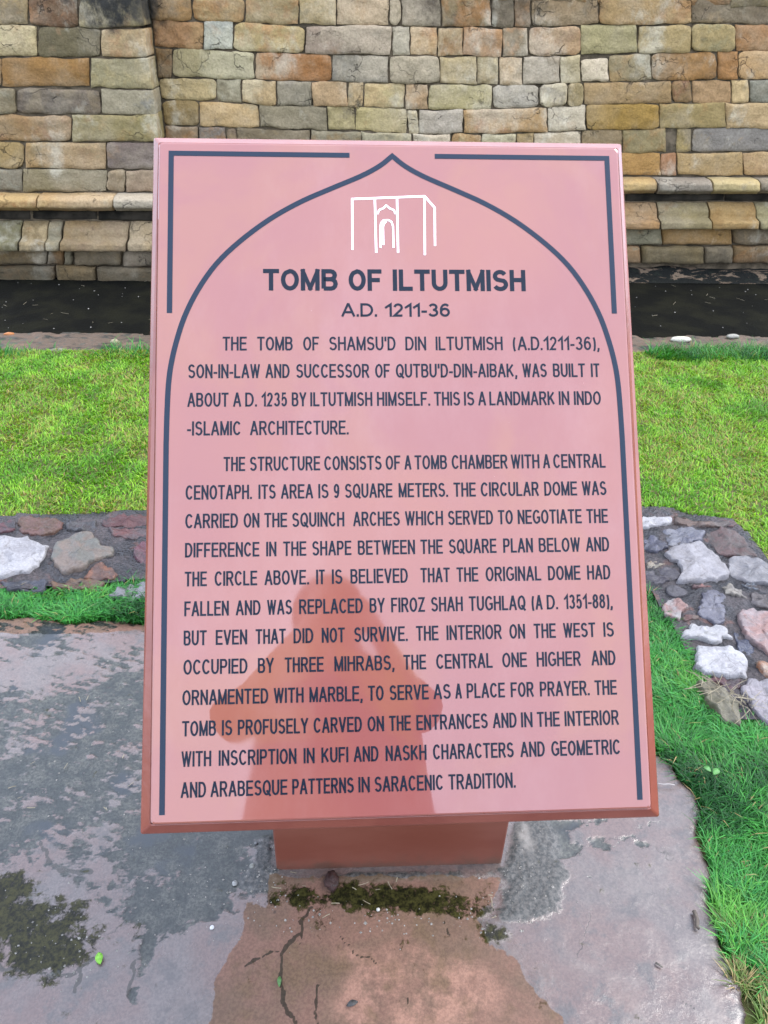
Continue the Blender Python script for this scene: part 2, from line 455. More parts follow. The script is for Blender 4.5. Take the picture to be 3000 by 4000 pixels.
M_STONE = mat_wall_stone(); M_CORE = mat_mortar(); M_RUB = mat_rubble(); M_BED = mat_rubble_bed()
M_APRON = mat_apron(); M_LEDGE = mat_ledge(); M_SOIL = mat_soil(); M_FOOT = mat_foot(); M_NECK = simple_mat('mossy stone with painted shade', (.012, .011, .009), (.040, .034, .026), 9, .95, .05, .5, .008)  # M_NECK: moss-black stain, darkened further by painted-in shadow of the moulding above
M_LAWN = mat_grass('lawn blades', .4); M_LUSH = mat_grass('lush grass blades', .35)
M_PAVE = mat_paving(); M_BOARD = mat_board(); M_FRAME = mat_frame(); M_PED = mat_pedestal()
M_INK = flat_mat('dark engraved letter paint', (.006, .010, .018), .30, .13, .25)
M_LINE = flat_mat('dark engraved line paint', (.008, .015, .028), .25, .19, .15)
M_WHITE = flat_mat('white engraved line paint', (.82, .80, .80), .4, .5)

# ------------------------------------------------------------------ ground, apron, ledge
tag(mesh_obj('ground', [(-90, -90, -.06), (90, -90, -.06), (90, 90, -.06), (-90, 90, -.06)], [(0, 1, 2, 3)],
             simple_mat('distant turf', (.03, .055, .012), (.06, .06, .025), 8, .95, .1)), kind='structure')

def patch(name, poly, res, zf, mat, parent=None, extra=None, skirt=0.0):
    P = np.array(poly)
    x0, y0 = P.min(0)[:2]; x1, y1 = P.max(0)[:2]
    xs = np.arange(x0, x1 + res, res); ys = np.arange(y0, y1 + res, res)
    XX, YY = np.meshgrid(xs, ys)
    Z = zf(XX, YY)
    cx = (XX[:-1, :-1] + XX[1:, 1:]) / 2; cy = (YY[:-1, :-1] + YY[1:, 1:]) / 2
    ins = in_poly(cx, cy, P)
    idx = np.arange(XX.size).reshape(XX.shape)
    a = idx[:-1, :-1][ins]; b = idx[:-1, 1:][ins]; c = idx[1:, 1:][ins]; d = idx[1:, :-1][ins]
    F = np.stack([a, b, c, d], 1)
    used, inv = np.unique(F, return_inverse=True)
    V = np.stack([XX.ravel()[used], YY.ravel()[used], Z.ravel()[used]], 1)
    at = None
    if extra: at = {k: f(V[:, 0], V[:, 1]) for k, f in extra.items()}
    return mesh_obj(name, V, inv.reshape(F.shape), mat, parent, True, at)

YP, YM = 4.5, 4.66                       # faces of the pilaster and of the wall between pilasters
ap_n = lambda p, y: [G(p, y)[0], G(p, y)[1]]
Y_A0 = G(1500, 1308)[1]; Y_L0 = G(1500, 1392)[1]
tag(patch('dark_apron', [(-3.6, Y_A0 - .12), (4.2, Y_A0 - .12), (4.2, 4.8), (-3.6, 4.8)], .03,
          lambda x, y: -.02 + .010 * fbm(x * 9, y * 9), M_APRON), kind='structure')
def ledge_z(x, y):
    e = .03 * (fbm(x * 5, y * 0 + 3) - .5)
    top = .0 + .022 * (fbm(x * 14, y * 22) - .4)
    return np.where(y > Y_A0 + e * 1.6, -.05, top)
tag(patch('stone_ledge', [(-3.6, Y_L0 - .12), (4.2, Y_L0 - .12), (4.2, Y_A0 + .06), (-3.6, Y_A0 + .06)], .014, ledge_z, M_LEDGE), kind='structure')
# ------------------------------------------------------------------ the stone wall
KW = np.array([.72, .615, .49])                                  # photographed colour -> stone colour
PAL2 = [(165, 118, 66), (188, 176, 145), (118, 116, 108), (150, 125, 80), (128, 138, 132), (140, 128, 90), (96, 94, 88)]
PAL1 = [(150, 135, 95), (165, 130, 80), (130, 125, 100), (120, 115, 105), (170, 155, 115), (150, 110, 75), (140, 140, 115)]
def desat(c, k=None):
    k = .06 + .2 * (max(c) - min(c)) / 110
    m_ = .3 * c[0] + .59 * c[1] + .11 * c[2]
    c = [v * .90 + b * .10 for v, b in zip(c, (172, 150, 112))]
    return [v + (m_ * f_ - v) * k for v, f_ in zip(c, (1.05, .985, .90))]
wall = empty('stone_wall', (0, 4.6, 0), 'long wall of mixed tan, grey and ochre sandstone blocks with a dark moulded base, behind the lawn', 'wall')

def stone(quad, Y, c1, c2=None, name='stone', prof=None, deep=.07, nx=16, ny=10, proud=.006, gap=.0014, rnd=None, parent=None, mat=None):
    """quad = ((x,z) top-left, top-right, bottom-right, bottom-left); Y = wall face; prof(t) extra protrusion, t 0 top .. 1 bottom"""
    tl, tr, br, bl = [np.array(p, float) for p in quad]
    w = np.linalg.norm(tr - tl); h = np.linalg.norm(tl - bl)
    sd_ = rng.random(2) * 50
    if rnd is None: rnd = rng.random() ** 3 * .9
    u = np.linspace(0, 1, nx + 1); v = np.linspace(0, 1, ny + 1)
    eu, ev = min(.005 / w, .1), min(.005 / h, .12)
    u = np.r_[0, np.linspace(eu, 1 - eu, nx - 1), 1]; v = np.r_[0, np.linspace(ev, 1 - ev, ny - 1), 1]
    U, Vv = np.meshgrid(u, v)
    gx = gap / w; gz = gap / h
    Ui = gx + U * (1 - 2 * gx); Vi = gz + Vv * (1 - 2 * gz)
    # rounded corners: pull the corner of the outline in
    cu = np.abs(U * 2 - 1); cv = np.abs(Vv * 2 - 1)
    aspect = w / h
    pull = np.clip(cu ** (6 * aspect) * cv ** 6, 0, 1) * (rnd if prof is None else .1)
    Ui = .5 + (Ui - .5) * (1 - pull * .16 / aspect); Vi = .5 + (Vi - .5) * (1 - pull * .30)
    X = (tl[0] * (1 - Ui) + tr[0] * Ui) * (1 - Vi) + (bl[0] * (1 - Ui) + br[0] * Ui) * Vi
    Z = (tl[1] * (1 - Ui) + tr[1] * Ui) * (1 - Vi) + (bl[1] * (1 - Ui) + br[1] * Ui) * Vi
    # wobble of the outline
    e = .008 if prof is None else .0035
    X = X + e * (fbm(Z * 30 + sd_[0], X * 3 + sd_[1], 3) - .5) * 1.6
    Z = Z + e * (fbm(X * 14 + sd_[1], Z * 6 + sd_[0], 3) - .5) * 2.4
    edge = np.minimum(np.minimum(U, 1 - U) * w, np.minimum(Vv, 1 - Vv) * h)
    dome = 1 - np.exp(-edge / .0035)
    rough_ = (fbm(X * 14 + sd_[0], Z * 14 + sd_[1], 5, .62) - .5) * .030
    fine = (fbm(X * 60 + sd_[1], Z * 70 + sd_[0], 3, .6) - .5) * .008
    off = proud * dome + rough_ * (0.55 + .45 * dome) + fine
    off = np.maximum(off, -.008) + (rng.random() - .5) * .014
    if prof is not None: off = off + prof(Vi)
    Yv = Y - off
    V = np.stack([X.ravel(), Yv.ravel(), Z.ravel()], 1)
    W1 = nx + 1
    F = []
    for j in range(ny):
        for i in range(nx):
            a = j * W1 + i
            F.append((a, a + W1, a + W1 + 1, a + 1))
    ring = [i for i in range(W1)] + [j * W1 + nx for j in range(1, ny + 1)] + [ny * W1 + i for i in range(nx - 1, -1, -1)] + [j * W1 for j in range(ny - 1, 0, -1)]
    base = len(V)
    A_ = V[ring].copy(); B = V[ring].copy(); B[:, 1] = Y + deep
    V = np.concatenate([V, A_, B])
    n = len(ring)
    for k in range(n):
        k2 = (k + 1) % n
        F.append((base + k, base + k2, base + n + k2, base + n + k))
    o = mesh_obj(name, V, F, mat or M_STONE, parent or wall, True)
    c1 = desat(c1); o.color = (*[a * k for a, k in zip(lin(c1), KW)], 1)
    c2 = desat(c2 or random.choice(PAL2))
    mixc = (np.array(lin(c1)) * .35 + np.array(lin(c2)) * .65) * KW
    o['col2'] = [float(x) for x in mixc]
    return o

def interp(cur, x):
    xs = [p[0] for p in cur]; ys = [p[1] for p in cur]
    return float(np.interp(x, xs, ys))
S1 = 1500 / 1659.0
def at(Xp, Yp, Y):
    p = WL(Xp * S1, Yp * S1, Y); return (p[0], p[2])

def course(top, bot, stones, Y, xl=None, xr=None, **kw):
    """a course measured in the photograph: joints x, curves for its bed joints"""
    for s in stones:
        x0, x1, c1 = s[0], s[1], s[2]; c2 = s[3] if len(s) > 3 and s[3] else None
        extra = dict(kw)
        if len(s) > 4: extra.update(s[4])
        dtop = extra.pop('dtop', 0)
        tilt = random.uniform(-3, 3)
        q = [at(x0 + tilt, interp(top, x0) + dtop, Y), at(x1 + tilt, interp(top, x1) + dtop, Y), at(x1 - tilt, interp(bot, x1), Y), at(x0 - tilt, interp(bot, x0), Y)]
        if xl is not None and s is stones[0]: q[0] = (xl, q[0][1]); q[3] = (xl, q[3][1])
        if xr is not None and s is stones[-1]: q[1] = (xr, q[1][1]); q[2] = (xr, q[2][1]); extra['deep'] = .2
        stone(q, Y, c1, c2, **extra)

XE = -.961                                  # the pilaster's right corner
GR, OR_, PA, DK, BL = (120, 118, 110), (165, 112, 62), (192, 184, 155), (62, 58, 54), (130, 138, 140)
P = [  # pilaster courses
    ([(-300, -15), (700, -12)], [(-300, 102), (120, 108), (330, 120), (640, 120)],
     [(-330, -10, (150, 138, 100)), (-6, 120, (158, 145, 110), GR), (124, 338, (155, 112, 78), DK), (342, 640, (138, 135, 98), DK)]),
    ([(-300, 104), (160, 112), (340, 122), (660, 124)], [(-300, 245), (660, 248)],
     [(-280, -40, (150, 145, 110)), (-36, 160, (170, 172, 135), PA), (163, 434, (98, 97, 78), (140, 120, 95)), (437, 655, (168, 152, 115), OR_)]),
    ([(-300, 248), (660, 252)], [(-300, 372), (380, 376), (660, 385)],
     [(-330, 5, (140, 135, 112)), (8, 387, (160, 130, 68), (140, 98, 48)), (391, 660, (158, 156, 122), (135, 140, 120))]),
    ([(-300, 377), (660, 386)], [(-300, 492), (300, 494), (660, 496)],
     [(-240, 70, (112, 108, 88)), (74, 433, (86, 82, 82), (120, 112, 95), ), (437, 665, (130, 138, 142), (160, 160, 140))]),
    ([(-300, 495), (660, 498)], [(-300, 608), (300, 611), (660, 612)],
     [(-200, -60, (130, 125, 95)), (-55, 309, (152, 118, 84), (150, 130, 90)), (312, 670, (148, 132, 82), (130, 135, 100))]),
    ([(-300, 611), (300, 614), (660, 616)], [(-300, 722), (120, 728), (660, 732)],
     [(-230, 104, (158, 142, 98)), (110, 459, (150, 134, 92), (170, 140, 95)), (463, 670, (98, 88, 94), (120, 112, 108))]),
    ([(-300, 726), (660, 734)], [(-300, 824), (660, 828)],
     [(-240, 94, (134, 144, 142), GR), (97, 461, (122, 120, 96), (140, 132, 110)), (463, 541, (130, 114, 84)), (543, 680, (128, 102, 78))]),
]
for t, b, s in P:
    course(t, b, s, YP, xr=XE)

tor = lambda t: .062 + .034 * smooth(.0, .22, t) - .030 * smooth(.66, .80, t) - .02 * smooth(.85, 1, t)
fil = lambda t: .035 * smooth(0, .3, t) + .05 * smooth(.60, .66, t)
rec = lambda t: 0 * t - .009
course([(-300, 830), (700, 834)], [(-300, 900), (700, 904)],
       [(-200, 181, (178, 158, 112), OR_), (184, 506, (172, 146, 100), (190, 170, 120)), (509, 680, (165, 166, 162), (150, 150, 120))], YP, prof=tor, xr=XE + .05, name='moulding_stone', ny=10, proud=.01, deep=.10)
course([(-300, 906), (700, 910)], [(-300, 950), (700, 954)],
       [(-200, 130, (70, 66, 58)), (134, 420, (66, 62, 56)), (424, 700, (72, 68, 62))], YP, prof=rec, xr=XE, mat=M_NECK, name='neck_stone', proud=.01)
course([(-300, 952), (700, 956)], [(-300, 1068), (700, 1070)],
       [(-200, 99, (132, 128, 98), (110, 120, 100)), (102, 213, (135, 125, 98), PA), (216, 275, (148, 146, 126)), (279, 560, (140, 115, 82), (150, 135, 95)), (563, 700, (128, 112, 84))], YP, prof=fil, xr=XE + .03, name='moulding_stone', ny=12, proud=.008, deep=.10)
course([(-300, 1072), (700, 1074)], [(-300, 1136), (700, 1150)],
       [(-200, 205, (122, 106, 76)), (208, 280, (96, 90, 68)), (283, 318, (120, 108, 80)), (322, 528, (132, 116, 82)), (532, 700, (118, 112, 106))], YP, xr=XE, proud=.03)
course([(-300, 1138), (700, 1152)], [(-300, 1215), (700, 1222)],
       [(-200, 240, (104, 92, 68)), (245, 418, (150, 136, 96)), (422, 700, (112, 94, 64))], YP, xr=XE, proud=.035)

# the wall between the pilasters: joints in photo-zoom units that run on over both halves
T = [[(640, -12), (3400, -14)],
     [(640, 84), (880, 92), (1320, 110), (1660, 108), (1800, 118), (2280, 120), (2600, 106), (3400, 106)],
     [(640, 205), (880, 214), (1060, 220), (1320, 233), (1660, 241), (2160, 245), (2440, 240), (2760, 231), (3110, 224), (3400, 219)],
     [(640, 333), (1050, 342), (1340, 353), (1660, 358), (1900, 362), (2150, 370), (2400, 362), (2640, 352), (3000, 347), (3400, 343)],
     [(640, 431), (935, 437), (1200, 459), (1560, 464), (1760, 472), (2100, 476), (2350, 464), (2560, 452), (2900, 447), (3400, 443)],
     [(640, 544), (1110, 552), (1300, 562), (1600, 568), (1760, 579), (2200, 579), (2500, 566), (2800, 557), (3400, 554)],
     [(640, 640), (1500, 655), (2300, 662), (2690, 662), (3400, 655)],
     [(640, 752), (2300, 762), (2690, 760), (3400, 757)]]
R = [
    [(640, 826, (152, 122, 78), GR), (834, 1056, (168, 150, 112)), (1059, 1290, (162, 132, 92), (150, 150, 120)), (1294, 1452, (170, 160, 125)), (1455, 1680, (165, 142, 112), (185, 175, 140)),
     (1683, 1732, (150, 135, 100)), (1735, 1903, (92, 89, 85), DK), (1908, 2120, (118, 108, 80), OR_), (2124, 2220, (108, 104, 94)), (2224, 2292, (150, 118, 88)), (2296, 2585, (142, 128, 105), (110, 108, 100)),
     (2589, 2984, (166, 145, 104), (165, 120, 75)), (2988, 3330, (148, 136, 112), (90, 88, 84)), (3334, 3700, (150, 130, 95))],
    [(645, 878, (160, 124, 88), (175, 150, 110)), (881, 1007, (168, 184, 190), (185, 195, 195)), (1011, 1316, (176, 166, 122), (178, 130, 80)), (1320, 1690, (146, 138, 134), (120, 118, 120)), (1694, 1770, (160, 165, 158), BL),
     (1774, 1890, (186, 150, 112), (190, 170, 130)), (1892, 1998, (165, 150, 118)), (2001, 2169, (182, 150, 115), OR_), (2172, 2280, (175, 140, 105)), (2284, 2508, (176, 150, 118), (150, 115, 90)), (2511, 2752, (160, 162, 126), (140, 140, 118)),
     (2757, 2984, (168, 156, 112), (195, 190, 155)), (2986, 3176, (148, 148, 118), (165, 150, 100)), (3180, 3420, (168, 138, 100), OR_), (3424, 3700, (150, 140, 100))],
    [(655, 742, (118, 98, 66), (90, 75, 50)), (746, 1098, (142, 146, 126), (160, 158, 120)), (1102, 1432, (170, 112, 58), (175, 140, 95)), (1436, 1678, (138, 142, 143), (170, 172, 168)), (1683, 1898, (124, 122, 108), (150, 145, 115)),
     (1901, 2060, (190, 181, 142), (170, 160, 115)), (2063, 2154, (174, 168, 130)), (2158, 2258, (180, 156, 116)), (2260, 2417, (135, 125, 108), (110, 108, 98)), (2422, 2508, (178, 176, 150), (150, 150, 120)), (2512, 2628, (202, 200, 188), (215, 212, 205), dict(dtop=15)),
     (2633, 2813, (148, 143, 116), (165, 140, 95)), (2818, 3096, (168, 126, 70), (140, 108, 68)), (3101, 3190, (166, 120, 68)), (3192, 3420, (190, 160, 116), (165, 125, 80)), (3424, 3700, (150, 125, 85))],
    [(660, 936, (150, 144, 110), (190, 180, 140)), (938, 1042, (150, 135, 96)), (1045, 1192, (176, 160, 124)), (1195, 1346, (142, 144, 136), (110, 114, 118)), (1349, 1500, (196, 166, 132), (185, 165, 130)), (1503, 1569, (186, 170, 134)), (1573, 1748, (184, 180, 140), (195, 175, 135)),
     (1752, 1848, (170, 144, 110)), (1852, 2127, (170, 170, 130), (155, 160, 118)), (2130, 2328, (130, 132, 133), (145, 142, 130)), (2332, 2450, (170, 165, 130)), (2453, 2520, (150, 140, 98)), (2523, 2902, (166, 145, 104), (140, 120, 88)), (2905, 2988, (146, 106, 82)),
     (2992, 3160, (160, 132, 100), (175, 150, 115)), (3163, 3236, (190, 175, 136)), (3241, 3420, (140, 150, 144), (118, 125, 125)), (3424, 3700, (150, 140, 110))],
    [(690, 858, (140, 126, 86), (120, 112, 80)), (861, 1119, (166, 130, 74), (205, 190, 150)), (1122, 1412, (150, 150, 126), (122, 122, 114)), (1415, 1533, (166, 164, 126)), (1536, 1757, (182, 176, 138), (165, 165, 120)), (1761, 1806, (190, 184, 155)),
     (1809, 2000, (190, 190, 186), (165, 168, 170)), (2004, 2363, (172, 146, 105), (165, 115, 82)), (2367, 2530, (196, 196, 186), (110, 110, 108)), (2533, 2848, (172, 146, 60), (150, 120, 50)), (2851, 3133, (150, 140, 96), (165, 125, 70)), (3136, 3420, (160, 140, 104), (190, 175, 140)), (3424, 3700, (140, 125, 90))],
    [(700, 856, (150, 116, 78)), (860, 975, (115, 115, 118)), (978, 1022, (120, 110, 100)), (1025, 1340, (136, 126, 96)), (1344, 1560, (130, 116, 86)), (1564, 1780, (190, 188, 160)), (1783, 1948, (205, 201, 190), (180, 180, 172)), (1951, 2078, (190, 184, 152)), (2081, 2228, (176, 180, 160)),
     (2231, 2304, (166, 150, 110)), (2308, 2510, (200, 198, 188), (180, 172, 150)), (2514, 2687, (150, 140, 116), (130, 118, 92)), (2690, 2878, (150, 128, 84), (135, 140, 112)), (2925, 2989, (150, 140, 92)), (2993, 3420, (125, 130, 138), (165, 145, 104)), (3424, 3700, (140, 130, 100))],
    [(700, 1000, (140, 120, 85)), (1004, 1260, (150, 140, 100)), (1264, 1600, (130, 125, 100)), (1604, 1880, (160, 150, 110)), (1884, 2200, (150, 120, 80)), (2204, 2500, (140, 135, 110)), (2504, 2853, (168, 132, 70), (180, 150, 95)), (2856, 2924, (162, 120, 90)), (2927, 3208, (166, 146, 102), (190, 165, 115)), (3211, 3420, (176, 156, 116), (165, 140, 110)), (3424, 3700, (150, 130, 95))],
]
for k in range(7):
    course(T[k], [(x, y - 1) for x, y in T[k + 1]], R[k], YM, xl=XE + .004)
# small wedge stone beside the open putlog hole
TA = [(640, 760), (3400, 765)]; TB = [(640, 832), (3400, 830)]
mo = [(660, 900), (903, 1140), (1143, 1400), (1403, 1650), (1653, 1900), (1903, 2200), (2203, 2480)]
fillc = lambda: random.choice(PAL1)
course(TA, TB, [(a, b, fillc()) for a, b in mo] + [(2484, 2815, (182, 162, 110), (150, 125, 80)), (2818, 3050, (160, 162, 158), (120, 120, 122)), (3053, 3251, (178, 172, 132), (155, 158, 150)), (3255, 3420, (164, 164, 158)), (3424, 3700, (150, 145, 120))],
       YM, prof=tor, xl=XE + .06, name='moulding_stone', ny=10, proud=.01, deep=.10)
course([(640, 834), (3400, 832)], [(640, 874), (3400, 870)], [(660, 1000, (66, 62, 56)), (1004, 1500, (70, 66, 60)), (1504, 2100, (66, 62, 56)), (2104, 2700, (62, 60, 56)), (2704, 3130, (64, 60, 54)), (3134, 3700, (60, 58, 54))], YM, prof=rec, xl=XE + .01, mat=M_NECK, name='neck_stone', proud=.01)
course([(640, 876), (3400, 872)], [(640, 978), (3400, 974)],
       [(a, b, fillc()) for a, b in mo] + [(2484, 2830, (178, 158, 100), OR_), (2834, 3050, (152, 148, 112), (130, 128, 105)), (3054, 3251, (168, 146, 98), (150, 120, 70)), (3255, 3420, (150, 152, 122)), (3424, 3700, (140, 130, 100))],
       YM, prof=fil, xl=XE + .05, name='moulding_stone', ny=12, proud=.008, deep=.10)
course([(640, 982), (3400, 978)], [(640, 1060), (3400, 1056)], [(a, b, fillc()) for a, b in mo] + [(2484, 2856, (120, 126, 112), (110, 104, 80)), (2859, 3160, (152, 124, 74), (140, 112, 72)), (3164, 3420, (132, 120, 94)), (3424, 3700, (130, 115, 85))], YM, xl=XE + .004, proud=.03)
course([(640, 1064), (3400, 1060)], [(640, 1142), (3400, 1136)], [(a, b, fillc()) for a, b in mo] + [(2484, 2765, (136, 136, 122)), (2768, 3037, (114, 106, 76), (90, 90, 72)), (3040, 3160, (130, 126, 112)), (3163, 3420, (132, 112, 80)), (3424, 3700, (120, 110, 80))], YM, xl=XE + .004, proud=.035)

# courses above the photograph's frame and on past its sides, laid by the same rule
def more(z0, z1, xa, xb, Y):
    x = xa
    while x < xb - .12:
        w_ = random.uniform(.26, .55); x2 = min(xb, x + w_)
        if xb - x2 < .12: x2 = xb
        stone(((x, z1), (x2, z1), (x2, z0), (x, z0)), Y, fillc(), nx=8, ny=6)
        x = x2
zt_l = at(0, -15, YP)[1]; zt_m = at(1500, -13, YM)[1]
for k in range(4):
    more(zt_l + .002 + .166 * k, zt_l + .165 + .166 * k, -1.9, XE, YP)
    more(zt_m + .002 + .166 * k, zt_m + .165 + .166 * k, XE + .004, 2.75, YM)
print('stones', len(wall.children))
# the mortar core behind the facing
def box_v(x0, x1, y0, y1, z0, z1):
    return ([(x0, y0, z0), (x1, y0, z0), (x1, y1, z0), (x0, y1, z0), (x0, y0, z1), (x1, y0, z1), (x1, y1, z1), (x0, y1, z1)],
            [(0, 3, 2, 1), (4, 5, 6, 7), (0, 1, 5, 4), (1, 2, 6, 5), (2, 3, 7, 6), (3, 0, 4, 7)])
v_, f_ = box_v(-2.0, XE - .035, YP + .013, 5.3, -.06, zt_l + .66)
mesh_obj('mortar_core', v_, f_, M_CORE, wall)
v_, f_ = box_v(XE - .03, 2.9, YM + .013, 5.29, -.06, zt_m + .66)
mesh_obj('mortar_core', v_, f_, M_CORE, wall)
# rough rubble footing with broken lime crust at the right
def foot_z(x, y):
    return .05 * smooth(YM - .16, YM + .02, y) * smooth(-.3, 1.2, x) * (0.35 + 1.2 * fbm(x * 5, y * 9)) - .012
mesh = patch('footing', [(XE, YM - .17), (3.4, YM - .17), (3.4, YM + .03), (XE, YM + .03)], .018, foot_z, M_FOOT, wall)
# ------------------------------------------------------------------ lawn
def pg(pts, z=0.0): return [tuple(G(x, y, z)[:2]) for x, y in pts]
BAND_TOP = pg([(-900, 2052), (0, 2046), (300, 2034), (580, 2026), (1500, 2012), (2500, 2014), (2623, 2011), (2685, 2036), (2780, 2050), (2846, 2052), (2894, 2104), (2970, 2185), (3000, 2232), (3080, 2330), (3250, 2600), (3400, 2900)])
BAND_BOT = pg([(3300, 3100), (3100, 2900), (3000, 2850), (2855, 2845), (2808, 2800), (2761, 2720), (2732, 2660), (2708, 2600), (2647, 2530), (2600, 2430), (2523, 2335), (2480, 2310), (1500, 2300), (580, 2292), (300, 2312), (0, 2335), (-900, 2350)])
LAWN_TOP = [(-3.5, Y_L0 + .01), (3.9, Y_L0 + .01)]
LAWN = [(-3.5, Y_L0), (3.9, Y_L0), (3.9, .6)] + BAND_TOP[::-1] + [(-3.5, BAND_TOP[0][1])]
tag(patch('lawn_soil', LAWN, .05, lambda x, y: .012 + .02 * fbm(x * 3, y * 3), M_SOIL), kind='structure')

def blades(name, poly, n, hgt, wid, cols, mat, seg=2, lean=.6, dens=None, z0=0.02, hmod=None, seedk=1, straw=.02, bend=1.0, holes=None):
    P = np.array(poly); x0, y0 = P.min(0); x1, y1 = P.max(0)
    X = []; Y = []; tot = 0
    while tot < n:
        xs = x0 + rng.random(n) * (x1 - x0); ys = y0 + rng.random(n) * (y1 - y0)
        k = in_poly(xs, ys, P)
        if dens is not None: k &= rng.random(n) < dens(xs, ys)
        X.append(xs[k]); Y.append(ys[k]); tot += int(k.sum())
    x = np.concatenate(X)[:n]; y = np.concatenate(Y)[:n]
    h = hgt[0] + (hgt[1] - hgt[0]) * rng.random(n) ** 1.3
    if hmod is not None: h = h * hmod(x, y)
    w = (wid[0] + (wid[1] - wid[0]) * rng.random(n)) * .5
    a = rng.random(n) * 2 * np.pi
    tuft = (fbm(x * 9, y * 9, 3) - .5) * 9
    a = np.where(rng.random(n) < .55, tuft + a * .3, a)
    l = lean * (.35 + rng.random(n)) * h
    lx, ly = np.cos(a) * l, np.sin(a) * l
    pa = a + np.pi / 2 + (rng.random(n) - .5) * 1.2
    wx, wy = np.cos(pa) * w, np.sin(pa) * w
    zb = z0(x, y) if callable(z0) else np.full(n, z0)
    rings = []
    for k in range(seg):
        t = k / seg
        s = 1 - .25 * t
        cx = x + lx * t ** (1 + bend); cy = y + ly * t ** (1 + bend); cz = zb + h * (t * (1 + .25 * bend) - .25 * bend * t * t) - .004 * (k == 0)
        rings.append(np.stack([cx - wx * s, cy - wy * s, cz], 1)); rings.append(np.stack([cx + wx * s, cy + wy * s, cz], 1))
    rings.append(np.stack([x + lx, y + ly, zb + h * (1 - .12 * lean * bend)], 1))
    V = np.stack(rings, 1)                    # n, 2seg+1, 3
    m_ = 2 * seg + 1
    base = (np.arange(n) * m_)[:, None]
    tris = []
    for k in range(seg - 1):
        tris += [(2 * k, 2 * k + 1, 2 * k + 3), (2 * k, 2 * k + 3, 2 * k + 2)]
    tris.append((2 * seg - 2, 2 * seg - 1, 2 * seg))
    F = (base[:, :, None] + np.array(tris)[None]).reshape(-1, 3)
    C = np.array([lin(c, cols[0]) for c in cols[1:]])
    t1 = np.clip(fbm(x * 7 + 3, y * 7, 4) * 2.2 - .6 + (rng.random(n) - .5) * .55, 0, .999) * (len(C) - 1)
    i0 = t1.astype(int); fr = (t1 - i0)[:, None]
    c = C[i0] * (1 - fr) + C[np.minimum(i0 + 1, len(C) - 1)] * fr
    c = c * (.6 + .75 * rng.random(n))[:, None]
    dry = rng.random(n) < straw
    c[dry] = lin((190, 165, 110), .55)
    Cv = np.repeat(c[:, None, :], m_, 1)
    ramp_ = np.array([.8] * 2 + [1.0] * (m_ - 2))[None, :, None]
    return mesh_obj(name, V.reshape(-1, 3), F, mat, None, False, {'Col': (Cv).reshape(-1, 3)}, loc=(float(x.mean()), float(y.mean()), 0.0))

lawn_cols = (.66, (92, 148, 28), (108, 170, 28), (132, 188, 40), (160, 196, 60), (110, 172, 34), (172, 150, 80), (120, 180, 36))
def lawn_d(x, y): return np.clip(.25 + 1.2 * fbm(x * 26, y * 26, 3), 0, 1) * np.where((np.abs(x - .2) > 1.9 + (y - 2) * .3), .35, 1)
g1 = blades('lawn_grass', LAWN, 260000, (.007, .019), (.0028, .0050), lawn_cols, M_LAWN, 2, 1.1, lawn_d, lambda x, y: .012 + .02 * fbm(x * 3, y * 3), straw=.03)
tag(g1, 'short yellow-green lawn between the rubble edging and the wall', 'lawn grass', kind='stuff')
edge_poly = [(-3.4, Y_L0 - .10), (3.8, Y_L0 - .10), (3.8, Y_L0 + .05), (-3.4, Y_L0 + .05)]
g1b = blades('verge_grass', edge_poly, 15000, (.03, .085), (.002, .0045), (.42, (50, 130, 50), (90, 175, 50), (60, 160, 70)), M_LAWN, 3, .8,
             lambda x, y: smooth(Y_L0 + .04, Y_L0 - .06, y) * 0 + np.where((x > 1.0), smooth(Y_L0 + .09, Y_L0 - .0, y) * .9 + .1, .22) * (fbm(x * 6, y * 6, 3) > .42), -.005)
tag(g1b, 'taller tufted grass along the far rim of the lawn beside the black ground', 'verge grass', kind='stuff')

# ------------------------------------------------------------------ rubble edging
rub = empty('rubble_edging', (*G(1500, 2160)[:2], 0), 'flat rubble stone edging set in dark mortar, curving between lawn and grass strip', 'stone edging')
BAND = BAND_TOP + BAND_BOT
def bed_z(x, y): return .014 + .026 * fbm(x * 9, y * 9, 5, .6) + .006 * fbm(x * 50, y * 50, 3)
patch('mortar_bed', BAND, .012, bed_z, M_BED, rub)

